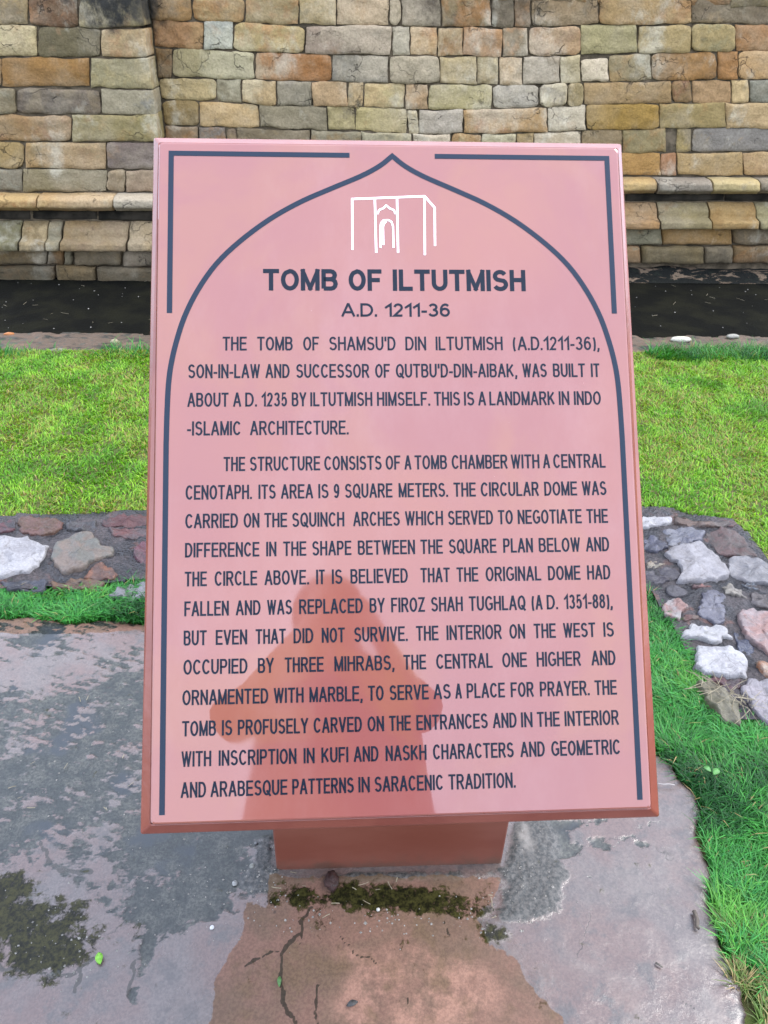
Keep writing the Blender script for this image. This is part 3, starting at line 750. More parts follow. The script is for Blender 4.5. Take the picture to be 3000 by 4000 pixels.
def flagstone(poly_w, zt, c1, c2, gloss=.6, name='stone', parent=None, bumpy=.015, mat=None, n=44, zb=.0, bed=bed_z, rim=.0045):
    P = np.array(poly_w, float)
    if np.sum(P[:, 0] * np.roll(P[:, 1], -1) - np.roll(P[:, 0], -1) * P[:, 1]) < 0: P = P[::-1]
    Q = np.concatenate([P, P[:1]]); L = np.r_[0, np.cumsum(np.linalg.norm(np.diff(Q, axis=0), axis=1))]
    s = np.linspace(0, L[-1], n, endpoint=False)
    x = np.interp(s, L, Q[:, 0]); y = np.interp(s, L, Q[:, 1])
    sd_ = rng.random() * 60
    cen = np.array([x.mean(), y.mean()])
    nz = (fbm(s * 60 + sd_, s * 0 + sd_, 4, .6) - .5) * .026
    d = np.stack([x, y], 1) - cen; r = np.linalg.norm(d, axis=1, keepdims=True)
    E0 = cen + d * (1 + nz[:, None] / r)
    rings = [(1.0, -.02), (1.0, .45), (None, 1.0)]
    V = []; 
    def ring(k, dz, frac):
        p = cen + (E0 - cen) * k
        z = bed(p[:, 0], p[:, 1]) + dz
        z = z + frac * (fbm(p[:, 0] * 38 + sd_, p[:, 1] * 38, 4, .6) - .5) * bumpy * 2
        V.append(np.stack([p[:, 0], p[:, 1], z], 1))
    rk = 1 - rim / r.mean()
    ring(1.0, -.015, 0); zt = zt * .62; ring(1.0, zt * .35, .5); ring((1 + rk) / 2, zt * .85, 1); ring(rk, zt, 1); ring(rk * .86, zt, 1); ring(rk * .6, zt, 1); ring(rk * .36, zt, 1); ring(rk * .14, zt, 1)
    nr = len(V); V = np.concatenate(V)
    c0 = cen; V = np.concatenate([V, [[c0[0], c0[1], float(bed(np.array([c0[0]]), np.array([c0[1]]))[0]) + zt]]])
    F = []
    for k in range(nr - 1):
        for i in range(n):
            j = (i + 1) % n
            F.append((k * n + i, k * n + j, (k + 1) * n + j, (k + 1) * n + i))
    for i in range(n): F.append(((nr - 1) * n + i, (nr - 1) * n + (i + 1) % n, nr * n))
    o = mesh_obj(name, V, F, mat or M_RUB, parent, True)
    o.color = (*lin(c1, .36), 1); o['col2'] = [float(v) for v in lin(c2, .36)]; o['gloss'] = float(gloss)
    return o
ZL = lambda x, y: (x * .42194, 1900 + y * .42194)
ZR = lambda x, y: (2400 + x * .47468, 1900 + y * .47468)
WHT, WH2, SLA, SL2, PNK, GRY = (215, 212, 212), (165, 160, 158), (110, 108, 118), (75, 74, 82), (175, 125, 118), (165, 160, 158)
left = [
    ([(-330, 520), (-200, 480), (0, 488), (130, 465), (260, 480), (350, 530), (455, 560), (430, 640), (400, 700), (370, 745), (290, 810), (200, 830), (60, 865), (-150, 870), (-300, 760)], .018, WHT, (185, 182, 184), .6),
    ([(500, 760), (480, 690), (500, 600), (620, 510), (700, 450), (800, 440), (860, 460), (890, 530), (940, 570), (1060, 590), (1050, 650), (900, 700), (750, 790), (600, 820)], .022, (150, 132, 118), (130, 128, 118), .5),
    ([(170, 420), (180, 340), (280, 300), (430, 300), (580, 322), (575, 390), (480, 440), (380, 455), (250, 440)], .014, (128, 90, 80), (110, 82, 62), .5),
    ([(930, 340), (1100, 292), (1400, 290), (1400, 365), (1180, 385), (980, 385)], .012, (112, 66, 64), (80, 66, 68), .55),
    ([(1000, 400), (1400, 395), (1400, 470), (1190, 490), (1060, 460)], .010, (105, 88, 88), (130, 75, 70), .5),
    ([(1245, 590), (1300, 520), (1420, 510), (1420, 720), (1300, 715), (1255, 660)], .014, (128, 76, 86), (95, 72, 78), .45),
    ([(1010, 1010), (1100, 940), (1250, 910), (1420, 915), (1420, 1020), (1200, 1050)], .012, (160, 158, 162), (135, 135, 135), .5),
    ([(900, 725), (960, 720), (1000, 760), (1060, 800), (1080, 870), (950, 860), (800, 850), (830, 770)], .008, (112, 84, 74), (150, 98, 72), .5),
    ([(640, 870), (820, 850), (990, 880), (900, 950), (700, 940), (480, 920), (470, 880)], .008, (112, 86, 66), (140, 98, 62), .5),
    ([(-200, 350), (150, 335), (155, 400), (60, 440), (-180, 440)], .010, (115, 72, 78), (78, 74, 78), .5),
    ([(620, 345), (890, 330), (900, 420), (720, 425), (620, 400)], .008, (85, 82, 84), (110, 104, 100), .5),
    ([(0, 900), (250, 880), (440, 880), (400, 950), (100, 970)], .006, (78, 78, 90), (60, 60, 68), .35),
    ([(-700, 420), (-420, 400), (-380, 560), (-520, 700), (-760, 640)], .014, (150, 130, 118), (120, 115, 110), .5),
    ([(-650, 720), (-400, 700), (-330, 860), (-600, 900)], .012, (120, 84, 80), (100, 90, 90), .5),
]
right = [
    ([(60, 280), (470, 265), (480, 300), (440, 325), (350, 340), (215, 368), (60, 375)], .016, WHT, (200, 196, 196), .6),
    ([(236, 440), (290, 408), (350, 420), (430, 480), (430, 510), (330, 540), (250, 520)], .012, (112, 112, 130), (82, 82, 96), .35),
    ([(390, 380), (560, 350), (745, 400), (720, 465), (560, 495), (430, 490), (440, 450)], .012, (118, 118, 132), (140, 140, 148), .3),
    ([(400, 535), (540, 500), (600, 490), (700, 475), (770, 540), (830, 600), (890, 650), (945, 700), (945, 750), (830, 780), (740, 800), (560, 820), (500, 810), (550, 740), (540, 670), (460, 620)], .022, (188, 184, 186), (165, 160, 160), .45),
    ([(265, 600), (350, 615), (415, 645), (340, 662), (270, 660)], .008, (190, 180, 160), (170, 150, 130), .55),
    ([(935, 600), (1040, 590), (1180, 620), (1300, 700), (1300, 815), (1170, 800), (1080, 780), (1000, 750), (930, 690)], .014, (150, 148, 150), (170, 165, 165), .35),
    ([(1060, 795), (1150, 790), (1195, 832), (1110, 836)], .008, (120, 126, 134), (100, 104, 112), .25),
    ([(890, 825), (960, 818), (1040, 860), (1095, 930), (1000, 912), (900, 880)], .010, (185, 176, 160), (150, 142, 132), .5),
    ([(720, 885), (830, 850), (895, 900), (920, 1000), (910, 1135), (830, 1145), (740, 1090), (680, 1060)], .010, (130, 128, 140), (105, 104, 118), .28),
    ([(440, 955), (490, 915), (560, 960), (620, 1010), (560, 1050), (530, 1090), (420, 1060), (400, 1010)], .014, (196, 188, 184), (180, 140, 130), .55),
    ([(555, 1245), (570, 1185), (640, 1145), (750, 1160), (850, 1148), (920, 1180), (972, 1255), (885, 1260), (860, 1300), (780, 1282), (700, 1262)], .016, WHT, (205, 204, 202), .6),
    ([(1005, 1060), (1100, 1030), (1320, 1040), (1320, 1430), (1150, 1310), (1050, 1230)], .018, (185, 142, 132), (178, 160, 158), .35),
    ([(975, 1180), (1050, 1245), (1180, 1325), (1170, 1380), (1100, 1450), (1050, 1380), (1000, 1295)], .006, (108, 112, 132), (90, 94, 112), .2),
    ([(680, 1322), (850, 1320), (970, 1340), (1050, 1392), (1100, 1470), (1080, 1572), (1000, 1560), (930, 1595), (800, 1562), (655, 1492)], .022, (222, 220, 220), (195, 192, 194), .6),
    ([(1165, 1450), (1330, 1435), (1330, 1600), (1200, 1530)], .016, (205, 185, 165), (190, 130, 90), .5),
    ([(1060, 1645), (1120, 1592), (1340, 1612), (1340, 2010), (1180, 1905), (1110, 1800), (1045, 1740)], .022, (196, 186, 190), (170, 164, 168), .45),
    ([(680, 1625), (760, 1602), (880, 1680), (1000, 1780), (1040, 1900), (1030, 1962), (900, 1932), (800, 1832), (720, 1722)], .014, (150, 142, 118), (128, 122, 92), .55),
    ([(735, 1580), (860, 1585), (1050, 1600), (1040, 1668), (960, 1682), (850, 1630)], .006, (122, 76, 80), (80, 62, 66), .4),
    ([(485, 245), (600, 288), (780, 320), (940, 322), (900, 352), (700, 352), (500, 310)], .012, (128, 102, 88), (110, 98, 92), .5),
    ([(745, 405), (900, 360), (985, 375), (1090, 480), (1180, 590), (1080, 585), (950, 585), (830, 545)], .010, (92, 80, 76), (115, 84, 80), .5),
    ([(240, 700), (400, 680), (500, 700), (530, 740), (480, 790), (330, 800), (245, 770)], .006, (82, 76, 84), (66, 60, 70), .4),
    ([(620, 835), (720, 822), (800, 828), (700, 850), (640, 855)], .006, (165, 110, 100), (120, 90, 88), .5),
    ([(1110, 860), (1320, 850), (1320, 1010), (1180, 1000), (1120, 960)], .006, (84, 76, 80), (105, 95, 92), .45),
    ([(1340, 640), (1600, 640), (1700, 860), (1400, 900)], .014, (160, 140, 130), (130, 120, 120), .5),
    ([(1380, 1000), (1640, 980), (1760, 1250), (1420, 1330)], .014, (190, 186, 184), (150, 148, 150), .5),
]
hid = []
for k in range(11):
    cx_, cy_ = 760 + 165 * k + random.uniform(-20, 20), random.choice([2085, 2150, 2215])
    hid.append([(cx_ + random.uniform(.8, 1.1) * 62 * math.cos(a_), cy_ + random.uniform(.7, 1.2) * 36 * math.sin(a_)) for a_ in np.linspace(0, 5.6, 8)])
for zf_, lst in ((ZL, left), (ZR, right)):
    for pts, zt, c1, c2, gl in lst:
        flagstone([tuple(G(*zf_(*p), .03)[:2]) for p in pts], zt, c1, c2, gl, parent=rub)
for pts in hid:
    flagstone([tuple(G(*p, .03)[:2]) for p in pts], .014, random.choice([(150, 130, 118), (190, 185, 184), (110, 108, 118), (128, 92, 84)]), (130, 125, 122), .5, parent=rub)

# small chips packed between the big stones
big = [[tuple(G(*zf_(*p), .03)[:2]) for p in pts] for zf_, lst in ((ZL, left), (ZR, right)) for pts, *_ in lst]
BN = np.array(BAND); nchip = 0; tries = 0; chips = []
while nchip < 80 and tries < 6000:
    tries += 1
    x_, y_ = random.uniform(-1.4, 1.9), random.uniform(1.0, 2.05)
    r_ = random.uniform(.014, .036)
    xs_ = np.array([x_, x_ + r_, x_ - r_, x_, x_]); ys_ = np.array([y_, y_, y_, y_ + r_, y_ - r_])
    if not in_poly(xs_, ys_, BN).all(): continue
    if any(in_poly(xs_, ys_, b).any() for b in big): continue
    if any(math.hypot(x_ - c[0], y_ - c[1]) < r_ + c[2] for c in chips): continue
    chips.append((x_, y_, r_)); nchip += 1
    a0_ = random.random() * 6
    pl_ = [(x_ + r_ * random.uniform(.7, 1.25) * math.cos(a0_ + a_), y_ + r_ * random.uniform(.5, .95) * math.sin(a0_ + a_)) for a_ in np.linspace(0, 5.3, 7)]
    flagstone(pl_, random.uniform(.004, .014), random.choice([(96, 92, 98), (112, 96, 88), (84, 80, 84), (130, 100, 92), (150, 146, 142), (90, 78, 72), (120, 82, 76)]), random.choice([(80, 76, 80), (120, 104, 92), (66, 62, 66)]), .55, parent=rub, n=16, rim=.003, bumpy=.006)

# ------------------------------------------------------------------ lush grass strip
ZB = lambda x, y: (2000 + x * .60277, 2900 + y * .60277)
SLAB_R = [ZB(*p) for p in [(700, -60), (800, 0), (950, 100), (1022, 170), (1062, 250), (1135, 312), (1190, 400), (1207, 480), (1195, 560), (1242, 700), (1268, 800), (1300, 900), (1284, 985), (1275, 1070), (1300, 1150), (1340, 1250), (1352, 1330), (1390, 1420), (1440, 1540), (1478, 1640), (1500, 1720), (1532, 1830), (1600, 2100), (1700, 2500)]]
SLAB_TOP = [(-1500, 2445), (-600, 2440), (0, 2428), (120, 2420), (260, 2440), (420, 2432), (575, 2445), (1300, 2450), (2000, 2470), (2330, 2600), (2400, 2760)]
slab_edge = pg(SLAB_TOP + SLAB_R)
STRIP = BAND_BOT[::-1][0:1]
low = pg([(3300, 3300), (3260, 3900), (3020, 3930), (2934, 3800), (2844, 3752), (2800, 3680)])
STRIP = BAND_BOT[::-1] + low + [p for p in slab_edge[::-1] if p[1] > G(2800, 3690)[1]]
SOILP = BAND_BOT[::-1] + [(1.9, .9), (1.9, -1.2)] + [(p[0] - .06, p[1] - .03) for p in slab_edge[::-1]]
tag(patch('soil_strip', [(p[0], p[1] + (.04 if i < len(BAND_BOT) else -.0)) for i, p in enumerate(SOILP)] , .02,
          lambda x, y: -.014 + .022 * fbm(x * 8, y * 8), M_SOIL), kind='structure')
lush = (.56, (30, 92, 34), (52, 140, 46), (78, 170, 62), (60, 150, 74), (104, 180, 64))
g2 = blades('lush_grass', STRIP, 78000, (.014, .036), (.0015, .0030), lush, M_LUSH, 3, 1.15,
            lambda x, y: np.clip(.4 + fbm(x * 14, y * 14, 3), 0, 1), lambda x, y: -.010 + .022 * fbm(x * 8, y * 8), straw=.015,
            hmod=lambda x, y: .75 + .7 * fbm(x * 5, y * 5, 3))
tag(g2, 'long lush green grass strip between the paving and the rubble edging', 'grass strip', kind='stuff')
sp = pg([(2800, 3650), (2990, 3650), (3100, 4100), (2980, 4080), (2860, 3860)])
g3 = blades('sparse_grass', sp, 1500, (.015, .04), (.0016, .003), (.46, (70, 130, 50), (120, 160, 70), (150, 150, 90)), M_LUSH, 3, 1.2, lambda x, y: fbm(x * 20, y * 20, 2) > .5, -.005, straw=.2)
tag(g3, 'sparse thin grass on bare soil at the lower right edge of the paving', 'sparse grass', kind='stuff')
# ------------------------------------------------------------------ paving slab
SLAB = slab_edge + [(1.1, -1.4), (-2.6, -1.4), (-2.6, slab_edge[0][1])]
def ell(lst):
    out = []
    for px, py, rx, ry, am in lst:
        c = G(px, py); dx = abs(G(px + rx, py)[0] - c[0]); dy = abs(G(px, py - ry)[1] - c[1])
        out.append((c[0], c[1], dx, dy, am))
    return out
def field(lst, x, y, sh=1.0):
    f = np.zeros(np.shape(x))
    for cx, cy, dx, dy, am in lst:
        f = f + am * np.exp(-(((x - cx) / dx) ** 2 + ((y - cy) / dy) ** 2) * sh)
    return f
D_ = ell([(330, 2960, 420, 240, .26), (620, 3330, 260, 170, .42), (620, 3620, 150, 130, .42), (880, 3420, 130, 190, .42), (1000, 3250, 200, 110, .36), (700, 3560, 170, 120, .3), (150, 2508, 75, 32, .7), (470, 2700, 130, 60, .12), (100, 2780, 200, 50, .15),
          (60, 3250, 200, 150, .2), (520, 3905, 34, 75, .75), (575, 3760, 28, 70, .8), (245, 3815, 60, 38, .8), (200, 2460, 22, 22, .6),
          (2195, 3330, 75, 62, .8), (2345, 3310, 70, 34, .6), (2430, 3285, 45, 22, .6), (2505, 3312, 36, 28, .6), (2150, 3240, 90, 36, .5), (2310, 3440, 30, 18, .6), (2312, 3570, 22, 18, .7), (2480, 3240, 60, 20, .3), (2300, 3218, 160, 24, .42),
          (280, 3930, 300, 110, -.5), (430, 3790, 120, 110, -.35), (770, 3850, 170, 140, -.5), (850, 3660, 110, 60, -.35), (2450, 3750, 500, 330, -.5), (700, 2980, 140, 200, -.10), (100, 2620, 260, 60, -.2), (1600, 3850, 420, 300, -.6), (2680, 3150, 60, 250, -.5), (650, 3480, 60, 40, -.25)])
MOSS = ell([(40, 3500, 120, 90, .55), (70, 3600, 190, 100, .66), (215, 3730, 140, 85, .66), (90, 3760, 150, 80, .6), (330, 3560, 70, 60, .5), (30, 3440, 60, 60, .35), (190, 3350, 40, 50, .3), (300, 3420, 90, 18, .35),
            (1140, 3518, 100, 46, .62), (1290, 3520, 90, 52, .5), (1420, 3515, 130, 56, .68), (1580, 3530, 150, 58, .70), (1740, 3540, 130, 54, .66), (1860, 3580, 110, 44, .55), (1935, 3655, 60, 42, .85), (1060, 3540, 40, 26, .5), (1200, 3590, 40, 40, .3), (1570, 3690, 50, 16, .3)])
GRAV = ell([(1035, 3330, 62, 110, .62), (1010, 3450, 80, 70, .62), (2060, 3300, 75, 120, .75), (2100, 3450, 130, 130, .78), (2130, 3290, 60, 90, .5), (2040, 3540, 110, 60, .62), (1520, 3440, 520, 34, .7), (1960, 3600, 60, 30, .5), (2120, 3240, 50, 60, .4), (60, 3330, 120, 140, .28), (380, 3340, 200, 40, .2)])
WARM = ell([(1560, 3900, 420, 300, 1.1), (1400, 3640, 350, 90, .9), (1800, 3700, 300, 110, .7), (330, 2475, 360, 34, .9), (1700, 3460, 300, 30, .6), (980, 3800, 110, 160, .3), (1500, 4300, 900, 260, .8), (120, 3580, 60, 40, .5)])
def tool(x, y):      # chisel dressing of the slab, rows running down to the right
    a = (x * .35 + y * .94); return .5 + .5 * np.sin(a * 300 + 5 * fbm(x * 12, y * 12, 3))
def f_dark(x, y):
    n = .35 * fbm(x * 11, y * 15, 3, .6) + .65 * fbm(x * 38, y * 55, 5, .72)
    tl = smooth(.1, -.35, x) * smooth(.75, 1.0, y)
    return np.clip(.15 + field(D_, x, y) + (n - .5) * 1.5 + .16 * tool(x, y) * tl + .20 * tl, 0, 1)
def f_moss(x, y): return np.clip(field(MOSS, x, y) * 1.2 + (fbm(x * 22, y * 22, 5, .6) - .5) * 1.3 - .02, 0, 1)
def f_grav(x, y): return np.clip(field(GRAV, x, y) + (fbm(x * 25 + 4, y * 25, 4, .6) - .5) * .35, 0, 1)
WP = np.array(pg([(1040, 3560), (963, 3537), (949, 3619), (936, 3707), (881, 3788), (834, 3856), (827, 4000), (760, 4400), (2350, 4400), (2181, 4000), (2145, 3967), (2126, 3925), (2090, 3888), (2045, 3836), (2030, 3787), (1970, 3715), (1905, 3693), (1860, 3600), (1930, 3520), (1960, 3440), (1060, 3440), (1060, 3500)]))
def f_warm(x, y):
    d = seg_dist(x, y, list(map(tuple, WP)) + [tuple(WP[0])]); s_ = np.where(in_poly(x, y, WP), d, -d)
    a = np.clip(.5 + s_ / .03 + (fbm(x * 30, y * 30, 5, .6) - .5) * .9, 0, 1)
    return np.maximum(a, np.clip(field(WARM2, x, y) + (fbm(x * 9, y * 9, 4) - .5) * .6, 0, 1))
WARM2 = ell([(330, 2462, 420, 30, 1.0), (60, 2450, 200, 24, .9), (120, 3580, 60, 40, .4)])
PALE = ell([(1600, 3830, 260, 130, 1.0), (1650, 3950, 380, 120, .8), (1350, 3740, 80, 40, .4), (2050, 3290, 55, 120, .7), (1960, 3470, 40, 30, .5)])
def f_pale(x, y): return np.clip(field(PALE, x, y) + (fbm(x * 14, y * 14, 4) - .5) * .5, 0, 1)
def f_warm_old(x, y): return np.clip(smooth(.25, .7, field(WARM, x, y) + (fbm(x * 8, y * 8 + 9, 4) - .5) * .5), 0, 1)
_z = lambda pts: [tuple(G(900 + x * .7233, 3100 + y * .7233)[:2]) for x, y in pts]
_y = lambda pts: [tuple(G(x * .678, 2500 + y * .678)[:2]) for x, y in pts]
CRK = [_z([(440, 650), (390, 700), (375, 770), (300, 840), (265, 890), (275, 960), (262, 1050), (290, 1110), (320, 1190), (345, 1244), (380, 1400)]), _z([(265, 890), (215, 885), (145, 905), (80, 960)]), _z([(375, 770), (380, 830)]), _z([(470, 1060), (465, 1180), (455, 1244), (470, 1400)]), _z([(1150, 710), (1175, 790)]), _z([(590, 800), (680, 900), (780, 930)]), _z([(950, 1110), (955, 1180)]),
       _y([(240, 1200), (270, 1250), (300, 1320), (380, 1350), (520, 1372)]), _y([(880, 1730), (860, 1800), (790, 1880), (770, 1980), (750, 2050)]), _y([(540, 1860), (470, 1930), (460, 1990), (445, 2060)]), _y([(860, 1140), (900, 1220)]), _y([(0, 1905), (150, 1915), (330, 1970), (440, 1940)]),
       [tuple(G(2000 + x * .6028, 2900 + y * .6028)[:2]) for x, y in [(110, 510), (140, 640), (165, 760), (190, 860)]], [tuple(G(2000 + x * .6028, 2900 + y * .6028)[:2]) for x, y in [(1100, 1700), (1140, 1730), (1200, 1765)]]]
def f_crk(x, y):
    wx = x + (fbm(x * 60, y * 60, 3) - .5) * .018; wy = y + (fbm(x * 60 + 7, y * 60, 3) - .5) * .018
    f = np.zeros(np.shape(x))
    for i, c in enumerate(CRK):
        wd = (.0042, .0026, .002, .0026, .002, .0016, .002, .006, .004, .004, .003, .004, .004, .002)[i]
        f = np.maximum(f, np.exp(-(seg_dist(wx, wy, c) / wd) ** 2))
    return f
edge_np = slab_edge
def slab_z(x, y):
    dk = smooth(.44, .56, f_dark(x, y) + (fbm(x * 60, y * 60, 3) - .5) * .2)
    z = .010 + .004 * fbm(x * 2.2, y * 2.2, 3) + .0012 * fbm(x * 40, y * 40, 4) - .0016 * dk
    z += .004 * smooth(.35, .8, f_grav(x, y)) * (.4 + fbm(x * 120, y * 120, 2, .8))
    z += .002 * smooth(.4, .6, f_moss(x, y)) * fbm(x * 110, y * 110, 3, .7)
    return z
near = SLAB
def slab_patch(name, xr, yr, res):
    xs = np.arange(xr[0], xr[1] + res * .5, res); ys = np.arange(yr[0], yr[1] + res * .5, res)
    XX, YY = np.meshgrid(xs, ys)
    ex = XX + (fbm(XX * 25, YY * 25, 4) - .5) * .03; ey = YY + (fbm(XX * 25 + 9, YY * 25, 4) - .5) * .03
    ins_v = in_poly(ex, ey, np.array(SLAB))
    Z = slab_z(XX, YY)
    d = seg_dist(ex, ey, slab_edge)
    Z = np.where(ins_v, Z - .006 * np.exp(-d / .006), -.035)
    keep = (ins_v | (d < .012))
    kc = keep[:-1, :-1] & keep[1:, 1:] & keep[:-1, 1:] & keep[1:, :-1]
    idx = np.arange(XX.size).reshape(XX.shape)
    F = np.stack([idx[:-1, :-1][kc], idx[:-1, 1:][kc], idx[1:, 1:][kc], idx[1:, :-1][kc]], 1)
    used, inv = np.unique(F, return_inverse=True)
    x = XX.ravel()[used]; y = YY.ravel()[used]
    V = np.stack([x, y, Z.ravel()[used]], 1)
    at_ = {'dark': f_dark(x, y), 'moss': f_moss(x, y), 'gravel': f_grav(x, y), 'warm': f_warm(x, y), 'pale': f_pale(x, y), 'crk': f_crk(x, y)}
    return tag(mesh_obj(name, V, inv.reshape(F.shape), M_PAVE, None, True, at_), kind='structure')
XN0, XN1, YN0 = -1.15, 1.05, .48
slab_patch('paving', (XN0, XN1), (YN0, 1.62), .0036)
slab_patch('paving', (-2.6, XN0), (-1.4, 1.64), .03)
slab_patch('paving', (XN0, XN1), (-1.4, YN0), .02)

# ------------------------------------------------------------------ the sign
BA = math.radians(.29)
KB = -.9451992
N_ = np.array([0, -math.cos(math.radians(40)), math.sin(math.radians(40))])
V_ = np.array([0, math.sin(math.radians(40)), math.cos(math.radians(40))])
def BP(a, b, h=0.0):
    """board face coordinates (a right, b up, h out of the face) to world"""
    u = .0674 + math.cos(BA) * a - math.sin(BA) * b
    v = .1531 + math.sin(BA) * a + math.cos(BA) * b
    return np.array([u, 0, CAM_H]) + v * V_ + (KB + h) * N_
sign = empty('information_sign', (.082, .91, 0), 'glossy brick-red information sign with dark engraved text and arch, tilted back on its pedestal', 'sign')

def rrect(hw, hh, r, n=4):
    pts = []
    for (sx, sy, a0) in ((1, 1, 0), (-1, 1, 90), (-1, -1, 180), (1, -1, 270)):
        for k in range(n + 1):
            a = math.radians(a0 + 90 * k / n)
            pts.append((sx * (hw - r) + r * math.cos(a), sy * (hh - r) + r * math.sin(a)))
    return pts
def loft(name, rings, mat, cap0=True, cap1=True, sm=False):
    V = []; F = []
    for hw, hh, h, r in rings:
        fl = (lambda b: 1.004 - .0075 * b / .43) if name == 'frame' and h < -.005 else (lambda b: 1.0)
        V += [BP(a * fl(b), b, h) for a, b in rrect(hw, hh, r)]
    n = len(V) // len(rings)
    for k in range(len(rings) - 1):
        for i in range(n):
            j = (i + 1) % n
            F.append((k * n + i, (k + 1) * n + i, (k + 1) * n + j, k * n + j))
    if cap0: F.append(tuple(range(n)))
    if cap1: F.append(tuple((len(rings) - 1) * n + i for i in range(n - 1, -1, -1)))
    return mesh_obj(name, V, F, mat, sign, sm)
loft('face_panel', [(.2972, .4204, 0, .004), (.2990, .4222, -.0006, .0045), (.2998, .4230, -.0018, .005), (.3000, .4232, -.0060, .005)], M_BOARD, cap1=False)
loft('frame', [(.3002, .4234, -.0045, .003), (.3014, .4248, -.0040, .003), (.3094, .4352, -.0115, .003), (.3105, .4368, -.0135, .003), (.3105, .4368, -.050, .003), (.304, .430, -.054, .003)], M_FRAME, cap0=False)
def prism(name, x0, x1, y0, y1, mat, parent):
    def zt(y):     # underside of the tilted board
        p = BP(0, 0, -.0535); return p[2] + (y - p[1]) / math.tan(math.radians(40)) - .001
    V = []
    for z in (0, 1):
        for (x, y) in ((x0, y0), (x1, y0), (x1, y1), (x0, y1)):
            V.append((x, y, -.01 if z == 0 else zt(y)))
    o = mesh_obj(name, V, [(0, 3, 2, 1), (4, 5, 6, 7), (0, 1, 5, 4), (1, 2, 6, 5), (2, 3, 7, 6), (3, 0, 4, 7)], mat, parent)
    b = o.modifiers.new('soft edge', 'BEVEL'); b.width = .004; b.segments = 2
    return o
prism('pedestal', -.134, .298, .832, .985, M_PED, sign)

def ribbon(pts, w, h, caps=0.0, close=False):
    P = [np.array(pts[0], float)]
    for p in pts[1:]:
        p = np.array(p, float)
        if np.linalg.norm(p - P[-1]) > 1e-5: P.append(p)
    n = len(P)
    if not close:
        if caps:
            d0 = P[0] - P[1]; P[0] = P[0] + d0 / np.linalg.norm(d0) * caps
            d1 = P[-1] - P[-2]; P[-1] = P[-1] + d1 / np.linalg.norm(d1) * caps
    L = []; Rr = []
    for i in range(n):
        a = P[(i - 1) % n] if (i > 0 or close) else None
        b = P[(i + 1) % n] if (i < n - 1 or close) else None
        t1 = (P[i] - a) if a is not None else None; t2 = (b - P[i]) if b is not None else None
        if t1 is None: t1 = t2
        if t2 is None: t2 = t1
        t1 = t1 / (np.linalg.norm(t1) + 1e-12); t2 = t2 / (np.linalg.norm(t2) + 1e-12)
        n1 = np.array([-t1[1], t1[0]]); n2 = np.array([-t2[1], t2[0]])
        mN = n1 + n2; mN = mN / (np.linalg.norm(mN) + 1e-9)
        c = max(.38, float(mN @ n1))
        L.append(P[i] + mN * w / 2 / c); Rr.append(P[i] - mN * w / 2 / c)
    V = []; F = []
    m_ = n
    for p in L: V.append(BP(p[0], p[1], h))
    for p in Rr: V.append(BP(p[0], p[1], h))
    for i in range(n if close else n - 1):
        j = (i + 1) % n
        F.append((i, m_ + i, m_ + j, j))
    return V, F
def join_parts(name, parts, mat):
    V = []; F = []
    for v, f in parts:
        o = len(V); V += v; F += [tuple(o + i for i in q) for q in f]
    return mesh_obj(name, V, F, mat, sign)

